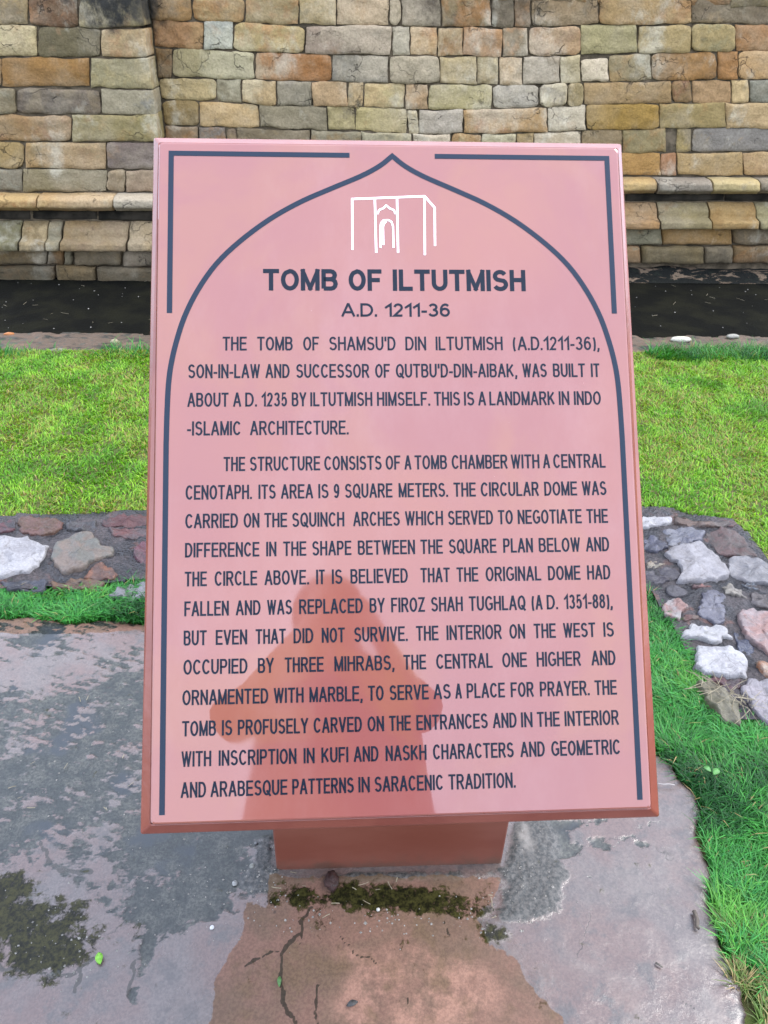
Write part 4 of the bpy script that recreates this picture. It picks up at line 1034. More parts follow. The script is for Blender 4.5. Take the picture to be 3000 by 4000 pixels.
def arc(cx, cy, rx, ry, a0, a1, n=9):
    return [(cx + rx * math.cos(math.radians(a0 + (a1 - a0) * k / n)), cy + ry * math.sin(math.radians(a0 + (a1 - a0) * k / n))) for k in range(n + 1)]
O_ = arc(.5, .5, .5, .5, 90, 90 - 342, 19)
GL = {  # glyph: width, strokes over a unit box of stroke centre lines; 'o' in front means closed
 'A': (.64, [[(0, 0), (.46, 1)], [(.54, 1), (1, 0)], [(.2, .30), (.8, .30)]]),
 'B': (.58, [[(0, 0), (0, 1), (.55, 1)] + arc(.58, .77, .36, .23, 90, -90, 6) + [(0, .54)], [(.0, .54), (.6, .54)] + arc(.62, .27, .38, .27, 90, -90, 6) + [(0, 0)]]),
 'C': (.62, [arc(.53, .5, .53, .5, 38, 322, 14)]),
 'D': (.60, [[(0, 0), (0, 1), (.4, 1)] + arc(.42, .5, .58, .5, 90, -90, 10) + [(.4, 0), (0, 0)]]),
 'E': (.53, [[(1, 1), (0, 1), (0, 0), (1, 0)], [(0, .52), (.9, .52)]]),
 'F': (.50, [[(1, 1), (0, 1), (0, 0)], [(0, .5), (.82, .5)]]),
 'G': (.66, [arc(.53, .5, .53, .5, 40, 300, 13) + [(1, .14), (1, .45), (.58, .45)]]),
 'H': (.58, [[(0, 0), (0, 1)], [(1, 0), (1, 1)], [(0, .53), (1, .53)]]),
 'I': (.0, [[(0, 0), (0, 1)]]),
 'K': (.60, [[(0, 0), (0, 1)], [(.96, 1), (.06, .38)], [(.32, .60), (1, 0)]]),
 'L': (.47, [[(0, 1), (0, 0), (1, 0)]]),
 'M': (.70, [[(0, 0), (0, 1)], [(0, 1), (.5, .02)], [(.5, .02), (1, 1)], [(1, 1), (1, 0)]]),
 'N': (.58, [[(0, 0), (0, 1)], [(0, 1), (1, 0)], [(1, 0), (1, 1)]]),
 'O': (.66, ['o', O_[:-1]]),
 'P': (.55, [[(0, 0), (0, 1), (.6, 1)] + arc(.64, .73, .36, .27, 90, -90, 7) + [(0, .46)]]),
 'Q': (.66, ['o', O_[:-1], [(.58, .24), (1.02, -.06)]]),
 'R': (.60, [[(0, 0), (0, 1), (.6, 1)] + arc(.62, .75, .34, .25, 90, -90, 7) + [(0, .5)], [(.5, .5), (.98, 0)]]),
 'S': (.57, [arc(.49, .755, .45, .245, 22, 235, 9) + [(.6, .5)] + arc(.50, .265, .50, .265, 55, -158, 10)]),
 'T': (.56, [[(0, 1), (1, 1)], [(.5, 1), (.5, 0)]]),
 'U': (.58, [[(0, 1), (0, .34)] + arc(.5, .34, .5, .34, 180, 360, 9) + [(1, 1)]]),
 'V': (.60, [[(0, 1), (.47, 0)], [(.53, 0), (1, 1)]]),
 'W': (.86, [[(0, 1), (.25, 0)], [(.25, 0), (.5, 1)], [(.5, 1), (.75, 0)], [(.75, 0), (1, 1)]]),
 'Y': (.60, [[(0, 1), (.5, .42)], [(1, 1), (.5, .42)], [(.5, .45), (.5, 0)]]),
 'Z': (.54, [[(.03, 1), (1, 1), (0, 0), (1, 0)]]),
 '1': (.28, [[(1, 0), (1, 1), (.0, .74)]]),
 '2': (.48, [arc(.48, .72, .46, .28, 170, -35, 9) + [(0, 0), (1, 0)]]),
 '3': (.48, [arc(.46, .76, .44, .24, 160, -90, 9), arc(.46, .265, .52, .265, 90, -160, 9)]),
 '5': (.48, [[(.92, 1), (.2, 1), (.08, .50)] + arc(.48, .33, .50, .33, 135, -155, 10)]),
 '6': (.48, ['o', arc(.5, .31, .5, .31, 0, 340, 15), arc(.56, .5, .56, .5, 48, 195, 9)]),
 '8': (.48, ['o', arc(.5, .27, .5, .27, 0, 337, 15), 'o', arc(.5, .77, .42, .23, 0, 337, 13)]),
 '9': (.48, ['o', arc(.5, .69, .5, .31, 0, 340, 15), arc(.44, .5, .56, .5, -132, 15, 9)]),
 '-': (.20, [[(0, .36), (1, .36)]]),
 '.': (.0, [[(0, .0), (0, .02)]]),
 ',': (.04, [[(1, .02), (1, -.02), (0, -.16)]]),
 "'": (.0, [[(0, 1), (0, .76)]]),
 '(': (.16, [arc(1.25, .42, 1.25, .66, 118, 242, 8)]),
 ')': (.16, [arc(-.25, .42, 1.25, .66, 62, -62, 8)]),
}
def word(txt, a0, a1, b0, hgt, wt, h0):
    """letters fitted to the word's measured width, strokes of one weight"""
    w = wt * hgt
    sp = (.11 if wt < .14 else .09) * hgt
    adv = [GL[c][0] * hgt for c in txt]
    avail = (a1 - a0) - w * len(txt)
    nat = sum(adv) + sp * (len(txt) - 1)
    k = avail / nat if nat > 1e-9 else 1
    x = a0 + w / 2
    parts = []
    lay = 0
    for c in txt:
        cw = GL[c][0] * hgt * k
        closed = False
        for st in GL[c][1]:
            if st == 'o': closed = True; continue
            pts = [(x + p[0] * cw, b0 + w / 2 + p[1] * (hgt - w)) for p in st]
            capl = 0 if closed or len(st) > 8 and c in 'CGS2356()9' else w / 2
            if c in 'B' or (c == 'K' and len(st) == 2 and st[0][0] > .3): capl = 0
            parts.append(ribbon(pts, w * (.92 if c in 'MNW' and len(st) == 2 and abs(st[0][0] - st[1][0]) > .1 else 1), h0 + .00003 * (lay % 4), capl, closed))
            lay += 1; closed = False
        x += cw + w + sp * k
    return parts
LINES = [
    [0.2261, 0.0284, [['TOMB', -0.1671, -0.0726], ['OF', -0.0588, -0.0167], ['ILTUTMISH', -0.0024, 0.1691]]],
    [0.192, 0.0176, [['A.D.', -0.0683, -0.0232], ['1211-36', -0.013, 0.07]]],
    [0.1481, 0.0181, [['THE', -0.2175, -0.1876], ['TOMB', -0.1745, -0.1301], ['OF', -0.117, -0.0972], ["SHAMSU'D", -0.0844, -0.0004], ['DIN', 0.0121, 0.0385], ['ILTUTMISH', 0.0507, 0.1366], ['(A.D.1211-36),', 0.1498, 0.262]]],
    [0.1127, 0.0175, [['SON-IN-LAW', -0.26, -0.1711], ['AND', -0.1642, -0.1342], ['SUCCESSOR', -0.1261, -0.0343], ['OF', -0.0269, -0.0082], ["QUTBU'D-DIN-AIBAK,", -0.0007, 0.1541], ['WAS', 0.1608, 0.1923], ['BUILT', 0.2003, 0.2419], ['IT', 0.2495, 0.2607]]],
    [0.0764, 0.0178, [['ABOUT', -0.2605, -0.21], ['A', -0.2043, -0.1944], ['D.', -0.1894, -0.1749], ['1235', -0.1692, -0.1374], ['BY', -0.1317, -0.1136], ['ILTUTMISH', -0.1086, -0.031], ['HIMSELF.', -0.0251, 0.0419], ['THIS', 0.047, 0.0799], ['IS', 0.085, 0.098], ['A', 0.1031, 0.1129], ['LANDMARK', 0.1173, 0.2012], ['IN', 0.2064, 0.2199], ['INDO', 0.2259, 0.2607]]],
    [0.0403, 0.0174, [['-ISLAMIC', -0.2606, -0.1947], ['ARCHITECTURE.', -0.1833, -0.0612]]],
    [-0.0046, 0.0181, [['THE', -0.2158, -0.1894], ['STRUCTURE', -0.1837, -0.097], ['CONSISTS', -0.092, -0.0207], ['OF', -0.0157, 0.0028], ['A', 0.0079, 0.0164], ['TOMB', 0.0206, 0.0613], ['CHAMBER', 0.0672, 0.1378], ['WITH', 0.1421, 0.1783], ['A', 0.183, 0.1917], ['CENTRAL', 0.196, 0.2629]]],
    [-0.0395, 0.0178, [['CENOTAPH.', -0.2618, -0.1811], ['ITS', -0.1731, -0.152], ['AREA', -0.1455, -0.1061], ['IS', -0.0996, -0.087], ['9', -0.0806, -0.0737], ['SQUARE', -0.0668, -0.0078], ['METERS.', -0.0001, 0.0616], ['THE', 0.0686, 0.0965], ['CIRCULAR', 0.1028, 0.1762], ['DOME', 0.1832, 0.2249], ['WAS', 0.2312, 0.2624]]],
    [-0.0747, 0.0177, [['CARRIED', -0.2619, -0.198], ['ON', -0.1912, -0.172], ['THE', -0.166, -0.1381], ['SQUINCH', -0.1321, -0.068], ['ARCHES', -0.057, 0.0007], ['WHICH', 0.0072, 0.0545], ['SERVED', 0.0607, 0.1172], ['TO', 0.1234, 0.1421], ['NEGOTIATE', 0.1483, 0.2293], ['THE', 0.2356, 0.2627]]],
    [-0.1102, 0.0177, [['DIFFERENCE', -0.2619, -0.1721], ['IN', -0.1638, -0.1514], ['THE', -0.1432, -0.1149], ['SHAPE', -0.1078, -0.0597], ['BETWEEN', -0.0518, 0.0188], ['THE', 0.0256, 0.0533], ['SQUARE', 0.0609, 0.1203], ['PLAN', 0.1288, 0.1661], ['BELOW', 0.1735, 0.2258], ['AND', 0.2332, 0.2626]]],
    [-0.1452, 0.0176, [['THE', -0.262, -0.2354], ['CIRCLE', -0.2261, -0.1747], ['ABOVE.', -0.1658, -0.1118], ['IT', -0.1032, -0.0926], ['IS', -0.084, -0.0711], ['BELIEVED', -0.0613, 0.0092], ['THAT', 0.0249, 0.0612], ['THE', 0.0696, 0.0965], ['ORIGINAL', 0.1057, 0.1752], ['DOME', 0.1838, 0.2246], ['HAD', 0.2332, 0.2625]]],
    [-0.181, 0.0178, [['FALLEN', -0.2621, -0.2089], ['AND', -0.2004, -0.1707], ['WAS', -0.1629, -0.1327], ['REPLACED', -0.1241, -0.0467], ['BY', -0.0384, -0.0199], ['FIROZ', -0.012, 0.0294], ['SHAH', 0.037, 0.0763], ['TUGHLAQ', 0.0839, 0.1542], ['(A', 0.1619, 0.1754], ['D.', 0.1808, 0.1948], ['1351-88),', 0.2025, 0.2635]]],
    [-0.2159, 0.018, [['BUT', -0.2626, -0.2352], ['EVEN', -0.2244, -0.1868], ['THAT', -0.1767, -0.1404], ['DID', -0.1311, -0.1072], ['NOT', -0.097, -0.0691], ['SURVIVE.', -0.0577, 0.0076], ['THE', 0.0179, 0.0453], ['INTERIOR', 0.0553, 0.1234], ['ON', 0.133, 0.1524], ['THE', 0.1633, 0.1907], ['WEST', 0.2001, 0.2403], ['IS', 0.2505, 0.2635]]],
    [-0.2504, 0.0175, [['OCCUPIED', -0.2626, -0.1864], ['BY', -0.174, -0.155], ['THREE', -0.1418, -0.095], ['MIHRABS,', -0.0821, -0.0093], ['THE', 0.0017, 0.0294], ['CENTRAL', 0.0417, 0.111], ['ONE', 0.123, 0.1535], ['HIGHER', 0.1656, 0.2205], ['AND', 0.2339, 0.2639]]],
    [-0.2863, 0.0177, [['ORNAMENTED', -0.2635, -0.1616], ['WITH', -0.1551, -0.1194], ['MARBLE,', -0.1124, -0.0485], ['TO', -0.0418, -0.023], ['SERVE', -0.0159, 0.0317], ['AS', 0.0377, 0.0586], ['A', 0.0642, 0.0721], ['PLACE', 0.0781, 0.125], ['FOR', 0.1322, 0.1606], ['PRAYER.', 0.1682, 0.2298], ['THE', 0.2363, 0.2638]]],
    [-0.3225, 0.0185, [['TOMB', -0.2635, -0.2235], ['IS', -0.2166, -0.2044], ['PROFUSELY', -0.1978, -0.1142], ['CARVED', -0.1077, -0.0498], ['ON', -0.0431, -0.0232], ['THE', -0.017, 0.0093], ['ENTRANCES', 0.016, 0.1028], ['AND', 0.1092, 0.1382], ['IN', 0.1437, 0.1577], ['THE', 0.1633, 0.1913], ['INTERIOR', 0.1973, 0.2645]]],
    [-0.3576, 0.0182, [['WITH', -0.264, -0.229], ['INSCRIPTION', -0.2203, -0.1284], ['IN', -0.1199, -0.1068], ['KUFI', -0.0987, -0.0666], ['AND', -0.06, -0.0304], ['NASKH', -0.0219, 0.0274], ['CHARACTERS', 0.0352, 0.1334], ['AND', 0.1417, 0.1715], ['GEOMETRIC', 0.1795, 0.2647]]],
    [-0.3932, 0.018, [['AND', -0.2644, -0.2349], ['ARABESQUE', -0.2296, -0.1393], ['PATTERNS', -0.1336, -0.0605], ['IN', -0.055, -0.0415], ['SARACENIC', -0.0357, 0.0468], ['TRADITION.', 0.0531, 0.1345]]],
]

for li, (b0, hgt, words) in enumerate(LINES):
    hgt = .0283 if li == 0 else (.0176 if li == 1 else .0178)
    wt = .195 if li == 0 else (.165 if li == 1 else .134)
    parts = []
    for t, a0, a1 in words:
        parts += word(t, a0, a1, b0, hgt, wt, .0003)
    join_parts('title_lettering' if li == 0 else ('date_lettering' if li == 1 else 'text_line'), parts, M_INK)
HALF = [(0, .4075), (.0165, .3938), (.041, .3797), (.080, .3622), (.1198, .3436), (.159, .320), (.1967, .2903), (.226, .2605), (.2487, .2265), (.2649, .1920), (.2752, .158), (.2812, .1292), (.2840, .104), (.2853, .07), (.2860, .03), (.2860, -.412)]
def cr(pts, k=4):
    out = []
    P = [np.array(p) for p in pts]
    for i in range(len(P) - 1):
        p0 = P[i - 1] if i > 0 else P[i] * 2 - P[i + 1]; p1 = P[i]; p2 = P[i + 1]; p3 = P[i + 2] if i + 2 < len(P) else P[i + 1]
        for j in range(k):
            t = j / k
            out.append(.5 * (2 * p1 + (p2 - p0) * t + (2 * p0 - 5 * p1 + 4 * p2 - p3) * t * t + (3 * p1 - p0 - 3 * p2 + p3) * t ** 3))
    return out + [P[-1]]
hl = cr(HALF[:-1]) + [np.array(HALF[-1])]
arch = [(-p[0], p[1]) for p in hl[::-1]] + [tuple(p) for p in hl[1:]]
join_parts('arch_line', [ribbon(arch, .0066, .00035)], M_LINE)
for s in (-1, 1):
    join_parts('corner_line', [ribbon([(s * .0555, .4078), (s * .2837, .4078), (s * .2837, .1965)], .0066, .0004)], M_LINE)
EMB = [[[-0.0533, 0.2812], [-0.0529, 0.3484], [0.0411, 0.3531], [0.0538, 0.3375], [0.053, 0.287]], [[-0.023, 0.2773], [-0.0236, 0.3488]], [[0.0051, 0.2775], [0.0051, 0.3504]], [[0.0396, 0.2746], [0.0409, 0.352]],
       [[-0.0202, 0.3291], [-0.0183, 0.3338], [-0.0128, 0.3362], [-0.009, 0.3401], [-0.0048, 0.3363], [0.0006, 0.3339], [0.0025, 0.3293]],
       [[-0.0172, 0.284], [-0.0172, 0.3104], [-0.0161, 0.3161], [-0.0131, 0.3198]], [[-0.0136, 0.2877], [-0.0137, 0.3104], [-0.0129, 0.3146], [-0.0101, 0.3177]],
       [[-0.0121, 0.32], [-0.0066, 0.3203], [-0.0025, 0.3178], [-0.0008, 0.3121], [-0.0006, 0.2841]]]
join_parts('tomb_emblem', [ribbon(p, .0026 if i not in (4, 5, 6, 7) else .0022, .0003 + .00004 * i, .0008) for i, p in enumerate(EMB)], M_WHITE)
# ------------------------------------------------------------------ the person photographing the sign (mirrored in its gloss)
M_SKIN = simple_mat('skin', (.30, .16, .10), (.34, .19, .125), 30, .5, .4, .1, .001)
M_HAIR = simple_mat('black hair', (.010, .008, .007), (.02, .016, .013), 60, .45, .5, .5, .002)
M_KURTA = simple_mat('maroon cotton', (.10, .03, .04), (.12, .04, .05), 40, .9, .1, .4, .002)
M_TROUS = simple_mat('dark cotton', (.03, .03, .04), (.04, .04, .05), 40, .9, .1, .4, .002)
M_SHOE = simple_mat('sandal leather', (.06, .035, .02), (.08, .045, .03), 40, .6, .4, .3, .002)
PY = -.30
per = empty('person', (-.02, PY, .012), 'person in maroon tunic holding a phone in both hands, mirrored in the glossy sign', 'person')
def skin_obj(name, verts, edges, radii, mat, parent, sub=2, root=0):
    me = bpy.data.meshes.new(name)
    base = wloc(parent)
    me.from_pydata([tuple(np.array(v) - base) for v in verts], edges, [])
    o = bpy.data.objects.new(name, me); COL.objects.link(o); o.parent = parent
    bm = bmesh.new(); bm.from_mesh(me)
    sk = bm.verts.layers.skin.verify()
    for i, v in enumerate(bm.verts):
        r = radii[i]; v[sk].radius = (r, r) if not isinstance(r, tuple) else r
        v[sk].use_root = (i == root)
    bm.to_mesh(me); bm.free()
    o.modifiers.new('skin', 'SKIN').use_smooth_shade = True
    s = o.modifiers.new('sub', 'SUBSURF'); s.levels = sub; s.render_levels = sub
    me.materials.append(mat)
    return o
bv = []; be = []; br_ = []
def add(p, r, to=None):
    bv.append(p); br_.append(r); i = len(bv) - 1
    if to is not None: be.append((to, i))
    return i
pel = add((-.02, PY - .02, .93), (.15, .105))
sp1 = add((-.02, PY - .01, 1.08), (.125, .09), pel)
ch = add((-.02, PY, 1.22), (.135, .095), sp1)
ns = add((-.02, PY - .005, 1.345), (.085, .065), ch)
nk = add((-.035, PY + .03, 1.385), .050, ns)
hd0 = add((-.042, PY + .055, 1.43), .055, nk)
for s, elb, wr in ((-1, (-.285, PY + .13, 1.13), (-.112, -.055, 1.305)), (1, (.185, PY + .13, 1.15), (.088, -.055, 1.285))):
    sh = add((-.02 + s * .165, PY, 1.315), .056, ns)
    ua = add((( -.02 + s * .165) * .5 + elb[0] * .5, PY + .06, 1.225), .046, sh)
    el = add(elb, .040, ua)
    fa = add((elb[0] * .45 + wr[0] * .55, elb[1] * .45 + wr[1] * .55, elb[2] * .45 + wr[2] * .55), .034, el)
    w_ = add(wr, .025, fa)
    pm = add((wr[0] * .62, wr[1] + .012, wr[2] + .030), (.036, .018), w_)
    for k in range(4):
        f1 = add((wr[0] * .62 + s * (.004 + .0 * k), wr[1] + .028, wr[2] + .028 + .020 * k), .0095, pm)
        f2 = add((s * .040, wr[1] + .042, wr[2] + .032 + .0205 * k), .0088, f1)
        f3 = add((s * (.020 + .004 * (k % 2)), wr[1] + .043, wr[2] + .034 + .020 * k), .0080, f2)
    t1 = add((s * .044, wr[1] + .008, wr[2] + .055), .011, pm)
    t2 = add((s * .026, wr[1] + .002, wr[2] + .075), .0095, t1)
for s in (-1, 1):
    hp = add((-.02 + s * .085, PY - .02, .86), .085, pel)
    kn = add((-.02 + s * .10, PY + .005, .50), .056, hp)
    cf = add((-.02 + s * .105, PY - .02, .30), .050, kn)
    an = add((-.02 + s * .11, PY - .03, .085), .034, cf)
    hl_ = add((-.02 + s * .11, PY + .02, .050), (.032, .026), an)
    to_ = add((-.02 + s * .125, PY + .135, .035), (.038, .016), hl_)
body = skin_obj('body', bv, be, br_, M_SKIN, per)
# head: one sculpted surface with brow, nose, lips, chin and ears
bm = bmesh.new()
bmesh.ops.create_uvsphere(bm, u_segments=40, v_segments=28, radius=1.0)
HC = np.array([-.045, PY + .072, 1.492])
for v in bm.verts:
    x, y, z = v.co
    f = max(0, y)
    w_ = .074 * (1 - .20 * max(0, -z) ** 1.5)
    X = x * w_; Yy = y * .093 * (1 + .0 * z); Z = z * .112
    if y > 0:
        Yy -= .010 * math.exp(-((z - .12) / .10) ** 2) * math.exp(-((abs(x) - .38) / .18) ** 2)     # eye sockets
        Yy += .022 * math.exp(-((z + .12) / .13) ** 2) * math.exp(-(x / .13) ** 2) * f               # nose
        Yy += .007 * math.exp(-((z + .45) / .07) ** 2) * math.exp(-(x / .30) ** 2) * f               # lips
        Yy -= .004 * math.exp(-((z + .45) / .018) ** 2) * math.exp(-(x / .28) ** 2)
        Yy += .008 * math.exp(-((z + .75) / .12) ** 2) * math.exp(-(x / .3) ** 2)                    # chin
    if abs(y + .05) < .22 and -.35 < z < .2: X += math.copysign(.012, x) * math.exp(-((y + .05) / .12) ** 2) * math.exp(-((z + .05) / .2) ** 2) * (abs(x) > .8)
    v.co = (X, Yy, Z)
me = bpy.data.meshes.new('head'); bm.to_mesh(me); bm.free()
me.polygons.foreach_set('use_smooth', np.ones(len(me.polygons), bool)); me.materials.append(M_SKIN)
hd = bpy.data.objects.new('head', me); COL.objects.link(hd); hd.parent = per
hd.location = HC - wloc(per); hd.rotation_euler = (math.radians(-16), 0, math.radians(-3))
def ball(name, c, r, mat, parent, sc=(1, 1, 1), seg=14):
    bm = bmesh.new(); bmesh.ops.create_uvsphere(bm, u_segments=seg, v_segments=seg // 2 + 2, radius=r)
    bmesh.ops.scale(bm, vec=sc, verts=bm.verts)
    me = bpy.data.meshes.new(name); bm.to_mesh(me); bm.free(); me.materials.append(mat)
    me.polygons.foreach_set('use_smooth', np.ones(len(me.polygons), bool))
    o = bpy.data.objects.new(name, me); COL.objects.link(o); o.parent = parent; o.location = c
    return o
M_EYE = flat_mat('eye', (.75, .72, .68), .2); M_IRIS = flat_mat('iris', (.02, .012, .008), .15)
for s in (-1, 1):
    e = ball('eye', (s * .029, .0745, .012), .0125, M_EYE, hd)
    ball('iris', (0, .0085, 0), .0058, M_IRIS, e, (1, .7, 1))
# hair cap and a long tied tail
bm = bmesh.new(); bmesh.ops.create_uvsphere(bm, u_segments=36, v_segments=24, radius=1.0)
dl = [v for v in bm.verts if (v.co.y > .30 and v.co.z < .52) or v.co.z < -.62]
bmesh.ops.delete(bm, geom=dl, context='VERTS')
for v in bm.verts:
    v.co = (v.co.x * .104, v.co.y * .110 - .006, v.co.z * .122 + .004)
me = bpy.data.meshes.new('hair'); bm.to_mesh(me); bm.free(); me.materials.append(M_HAIR)
me.polygons.foreach_set('use_smooth', np.ones(len(me.polygons), bool))
hr = bpy.data.objects.new('hair', me); COL.objects.link(hr); hr.parent = per; hr.location = hd.location; hr.rotation_euler = hd.rotation_euler
so = hr.modifiers.new('thickness', 'SOLIDIFY'); so.thickness = .006
skin_obj('hair_tail', [(-.04, PY - .01, 1.50), (-.035, PY - .075, 1.42), (-.03, PY - .105, 1.28), (-.03, PY - .11, 1.14)], [(0, 1), (1, 2), (2, 3)], [(.04, .03), (.035, .028), (.030, .022), (.012, .01)], M_HAIR, per)
def tube(name, rings, mat, parent, n=36, fold=.0):
    V = []; F = []
    for k, (cx, cy, z, rx, ry) in enumerate(rings):
        for i in range(n):
            a = 2 * math.pi * i / n
            ww = 1 + fold * k / len(rings) * math.sin(a * 9 + k * .6)
            V.append((cx + rx * ww * math.cos(a), cy + ry * ww * math.sin(a), z))
    for k in range(len(rings) - 1):
        for i in range(n):
            j = (i + 1) % n
            F.append((k * n + i, k * n + j, (k + 1) * n + j, (k + 1) * n + i))
    o = mesh_obj(name, V, F, mat, parent, True)
    s = o.modifiers.new('thickness', 'SOLIDIFY'); s.thickness = .004
    return o
tube('tunic', [(-.025, PY + .005, 1.375, .075, .065), (-.022, PY, 1.352, .135, .085), (-.02, PY, 1.31, .185, .105), (-.02, PY, 1.24, .200, .125), (-.02, PY - .005, 1.10, .208, .130), (-.018, PY - .01, 1.00, .216, .140), (-.012, PY - .015, .90, .228, .152), (-.01, PY - .015, .72, .238, .165), (-.01, PY - .015, .56, .25, .175)], M_KURTA, per, 48, .06)
for s, elb in ((-1, (-.285, PY + .13, 1.13)), (1, (.185, PY + .13, 1.15))):
    a = (-.02 + s * .15, PY, 1.315)
    mid = ((-.02 + s * .165) * .5 + elb[0] * .5, PY + .06, 1.225)
    tip = elb
    wr = (-.112, -.055, 1.305) if s < 0 else (.088, -.055, 1.285)
    cuff = tuple(elb[i] * .6 + wr[i] * .4 for i in range(3))
    skin_obj('sleeve', [a, mid, tip, cuff], [(0, 1), (1, 2), (2, 3)], [.072, .070, .068, .048], M_KURTA, per)
for s in (-1, 1):
    skin_obj('trouser_leg', [(-.02 + s * .085, PY - .02, .84), (-.02 + s * .10, PY + .003, .50), (-.02 + s * .105, PY - .02, .30), (-.02 + s * .11, PY - .03, .13)], [(0, 1), (1, 2), (2, 3)], [.105, .085, .075, .062], M_TROUS, per)
    v_, f_ = box_v(-.02 + s * .12 - .045, -.02 + s * .12 + .045, PY - .09, PY + .165, .013, .024)
    so_ = mesh_obj('sandal', v_, f_, M_SHOE, per); b_ = so_.modifiers.new('b', 'BEVEL'); b_.width = .005
tube('scarf', [(-.045, PY + .02, 1.445, .080, .075), (-.043, PY + .018, 1.41, .092, .085), (-.035, PY + .012, 1.375, .115, .090), (-.028, PY + .006, 1.345, .150, .098), (-.022, PY, 1.305, .192, .112)], M_KURTA, per, 40, .10)
# the phone, its lens right behind the viewpoint
Rt, Up, Fw = W[:, 0], -W[:, 1], W[:, 2]
ph = empty('phone', (0, 0, 0), 'dark slim phone held upright in both hands of the person facing the sign', 'phone')
def pbox(name, cx, cy, cz, hx, hy, hz, mat, bev=.003):
    V = []
    for sz in (-1, 1):
        for sx, sy in ((-1, -1), (1, -1), (1, 1), (-1, 1)):
            V.append(np.array([0, 0, CAM_H]) + Rt * (cx + sx * hx) + Up * (cy + sy * hy) + Fw * (cz + sz * hz))
    o = mesh_obj(name, V, [(0, 3, 2, 1), (4, 5, 6, 7), (0, 1, 5, 4), (1, 2, 6, 5), (2, 3, 7, 6), (3, 0, 4, 7)], mat, ph)
    b = o.modifiers.new('b', 'BEVEL'); b.width = bev; b.segments = 3
    return o
M_PH = flat_mat('dark phone shell', (.012, .014, .02), .25); M_GL = flat_mat('phone glass', (.02, .02, .022), .05)
pc = np.array([0, 0, CAM_H]) + Rt * -.012 + Up * -.062 + Fw * -.014
ph.location = pc
pbox('body', -.012, -.062, -.014, .037, .078, .004, M_PH)
pbox('screen', -.012, -.062, -.0188, .034, .074, .0006, M_GL, .0005)
pbox('camera_bump', .0, .0, -.0088, .011, .011, .001, M_PH, .0008)

# ------------------------------------------------------------------ small things lying about
def rock(name, c, sx, sy, sz, c1, label, cat='stone', group=None, rot=0.0, sharp=.25, parent=None, mat=None):
    bm = bmesh.new(); bmesh.ops.create_icosphere(bm, subdivisions=3, radius=1)
    s0 = random.random() * 40
    for v in bm.verts:
        n = float(fbm(np.array([v.co.x * 1.6 + s0]), np.array([v.co.y * 1.6 + v.co.z * 1.3 + s0]), 4)[0]) - .5
        v.co *= 1 + n * sharp * 2
    V = np.array([v.co[:] for v in bm.verts]); F = [[x.index for x in f.verts] for f in bm.faces]; bm.free()
    V = V * np.array([sx, sy, sz]); cr_, sr = math.cos(rot), math.sin(rot)
    V = np.stack([V[:, 0] * cr_ - V[:, 1] * sr, V[:, 0] * sr + V[:, 1] * cr_, V[:, 2]], 1) + np.array(c)
    o = mesh_obj(name, V, F, mat or M_RUB, parent, True, loc=c)
    o.color = (*lin(c1, .6), 1); o['col2'] = [float(v) for v in lin([max(0, x - 25) for x in c1], .6)]; o['gloss'] = .6
    return tag(o, label, cat, group)
zl = .0
rock('stone', G(2660, 1326, .01), .052, .020, .016, (226, 222, 200), 'long white stone lying on the black ground at the right, above the lawn rim', rot=-.06, sharp=.12)
rock('stone', G(2862, 1314, .01), .034, .016, .012, (175, 172, 158), 'flat grey pebble on the black ground to the right of the long white stone', sharp=.15)
rock('stone', G(2764, 1356, .0), .024, .013, .012, (150, 135, 95), 'small tan stone at the lawn rim below the long white stone', sharp=.15)
rock('stone', G(60, 1382, .0), .036, .02, .016, (150, 140, 120), 'low greyish stone half sunk in the lawn rim near the left edge', sharp=.2)
rock('stone', G(436, 1388, .0), .042, .022, .028, (196, 194, 175), 'pale rounded stone half sunk in the lawn rim, close left of the sign', sharp=.2)
rock('stone', G(225, 1384, .0), .050, .022, .030, (140, 134, 118), 'dull grey rounded stone at the lawn rim between the two paler ones at left', sharp=.2)
rock('stone', G(452, 1342, .0), .022, .014, .022, (170, 160, 125), 'small pale broken stone in the ledge crack left of the sign', sharp=.4)
rock('stone', G(36, 1306, .0), .026, .012, .010, (190, 120, 60), 'small orange stone chip on the ledge at the far left', sharp=.2)
for k, (x, y, r, c, lb) in enumerate([(985, 3383, 9, (150, 150, 140), 'round grey pebble on the wet paving left of the pedestal, upper one'), (917, 3450, 9, (190, 190, 185), 'pale pebble on the wet paving left of the pedestal, lowest one'),
        (1000, 3292, 6, (150, 150, 150), 'tiny grey pebble just left of the pedestal near the sign edge'), (1050, 3317, 7, (85, 80, 78), 'small dark pebble touching the gravel left of the pedestal'),
        (828, 3623, 7, (235, 235, 232), 'tiny white pebble on the pale paving at lower left of the sign'), (1477, 3553, 6, (225, 225, 215), 'white chip on the moss in front of the pedestal')]):
    s = r * 1.75 / 3000
    rock('pebble', G(x, y, .014), s, s, s * .8, c, lb, 'pebble', sharp=.15)
rock('clod', G(1293, 3440, .02), .013, .020, .012, (70, 38, 28), 'dark reddish brown lump of mud at the foot of the pedestal', 'mud lump', sharp=.3)
rock('brick_chip', G(2868, 3768, 0), .014, .010, .008, (170, 90, 60), 'small orange brick chip on the soil by the lower right paving edge', 'brick chip', sharp=.2)

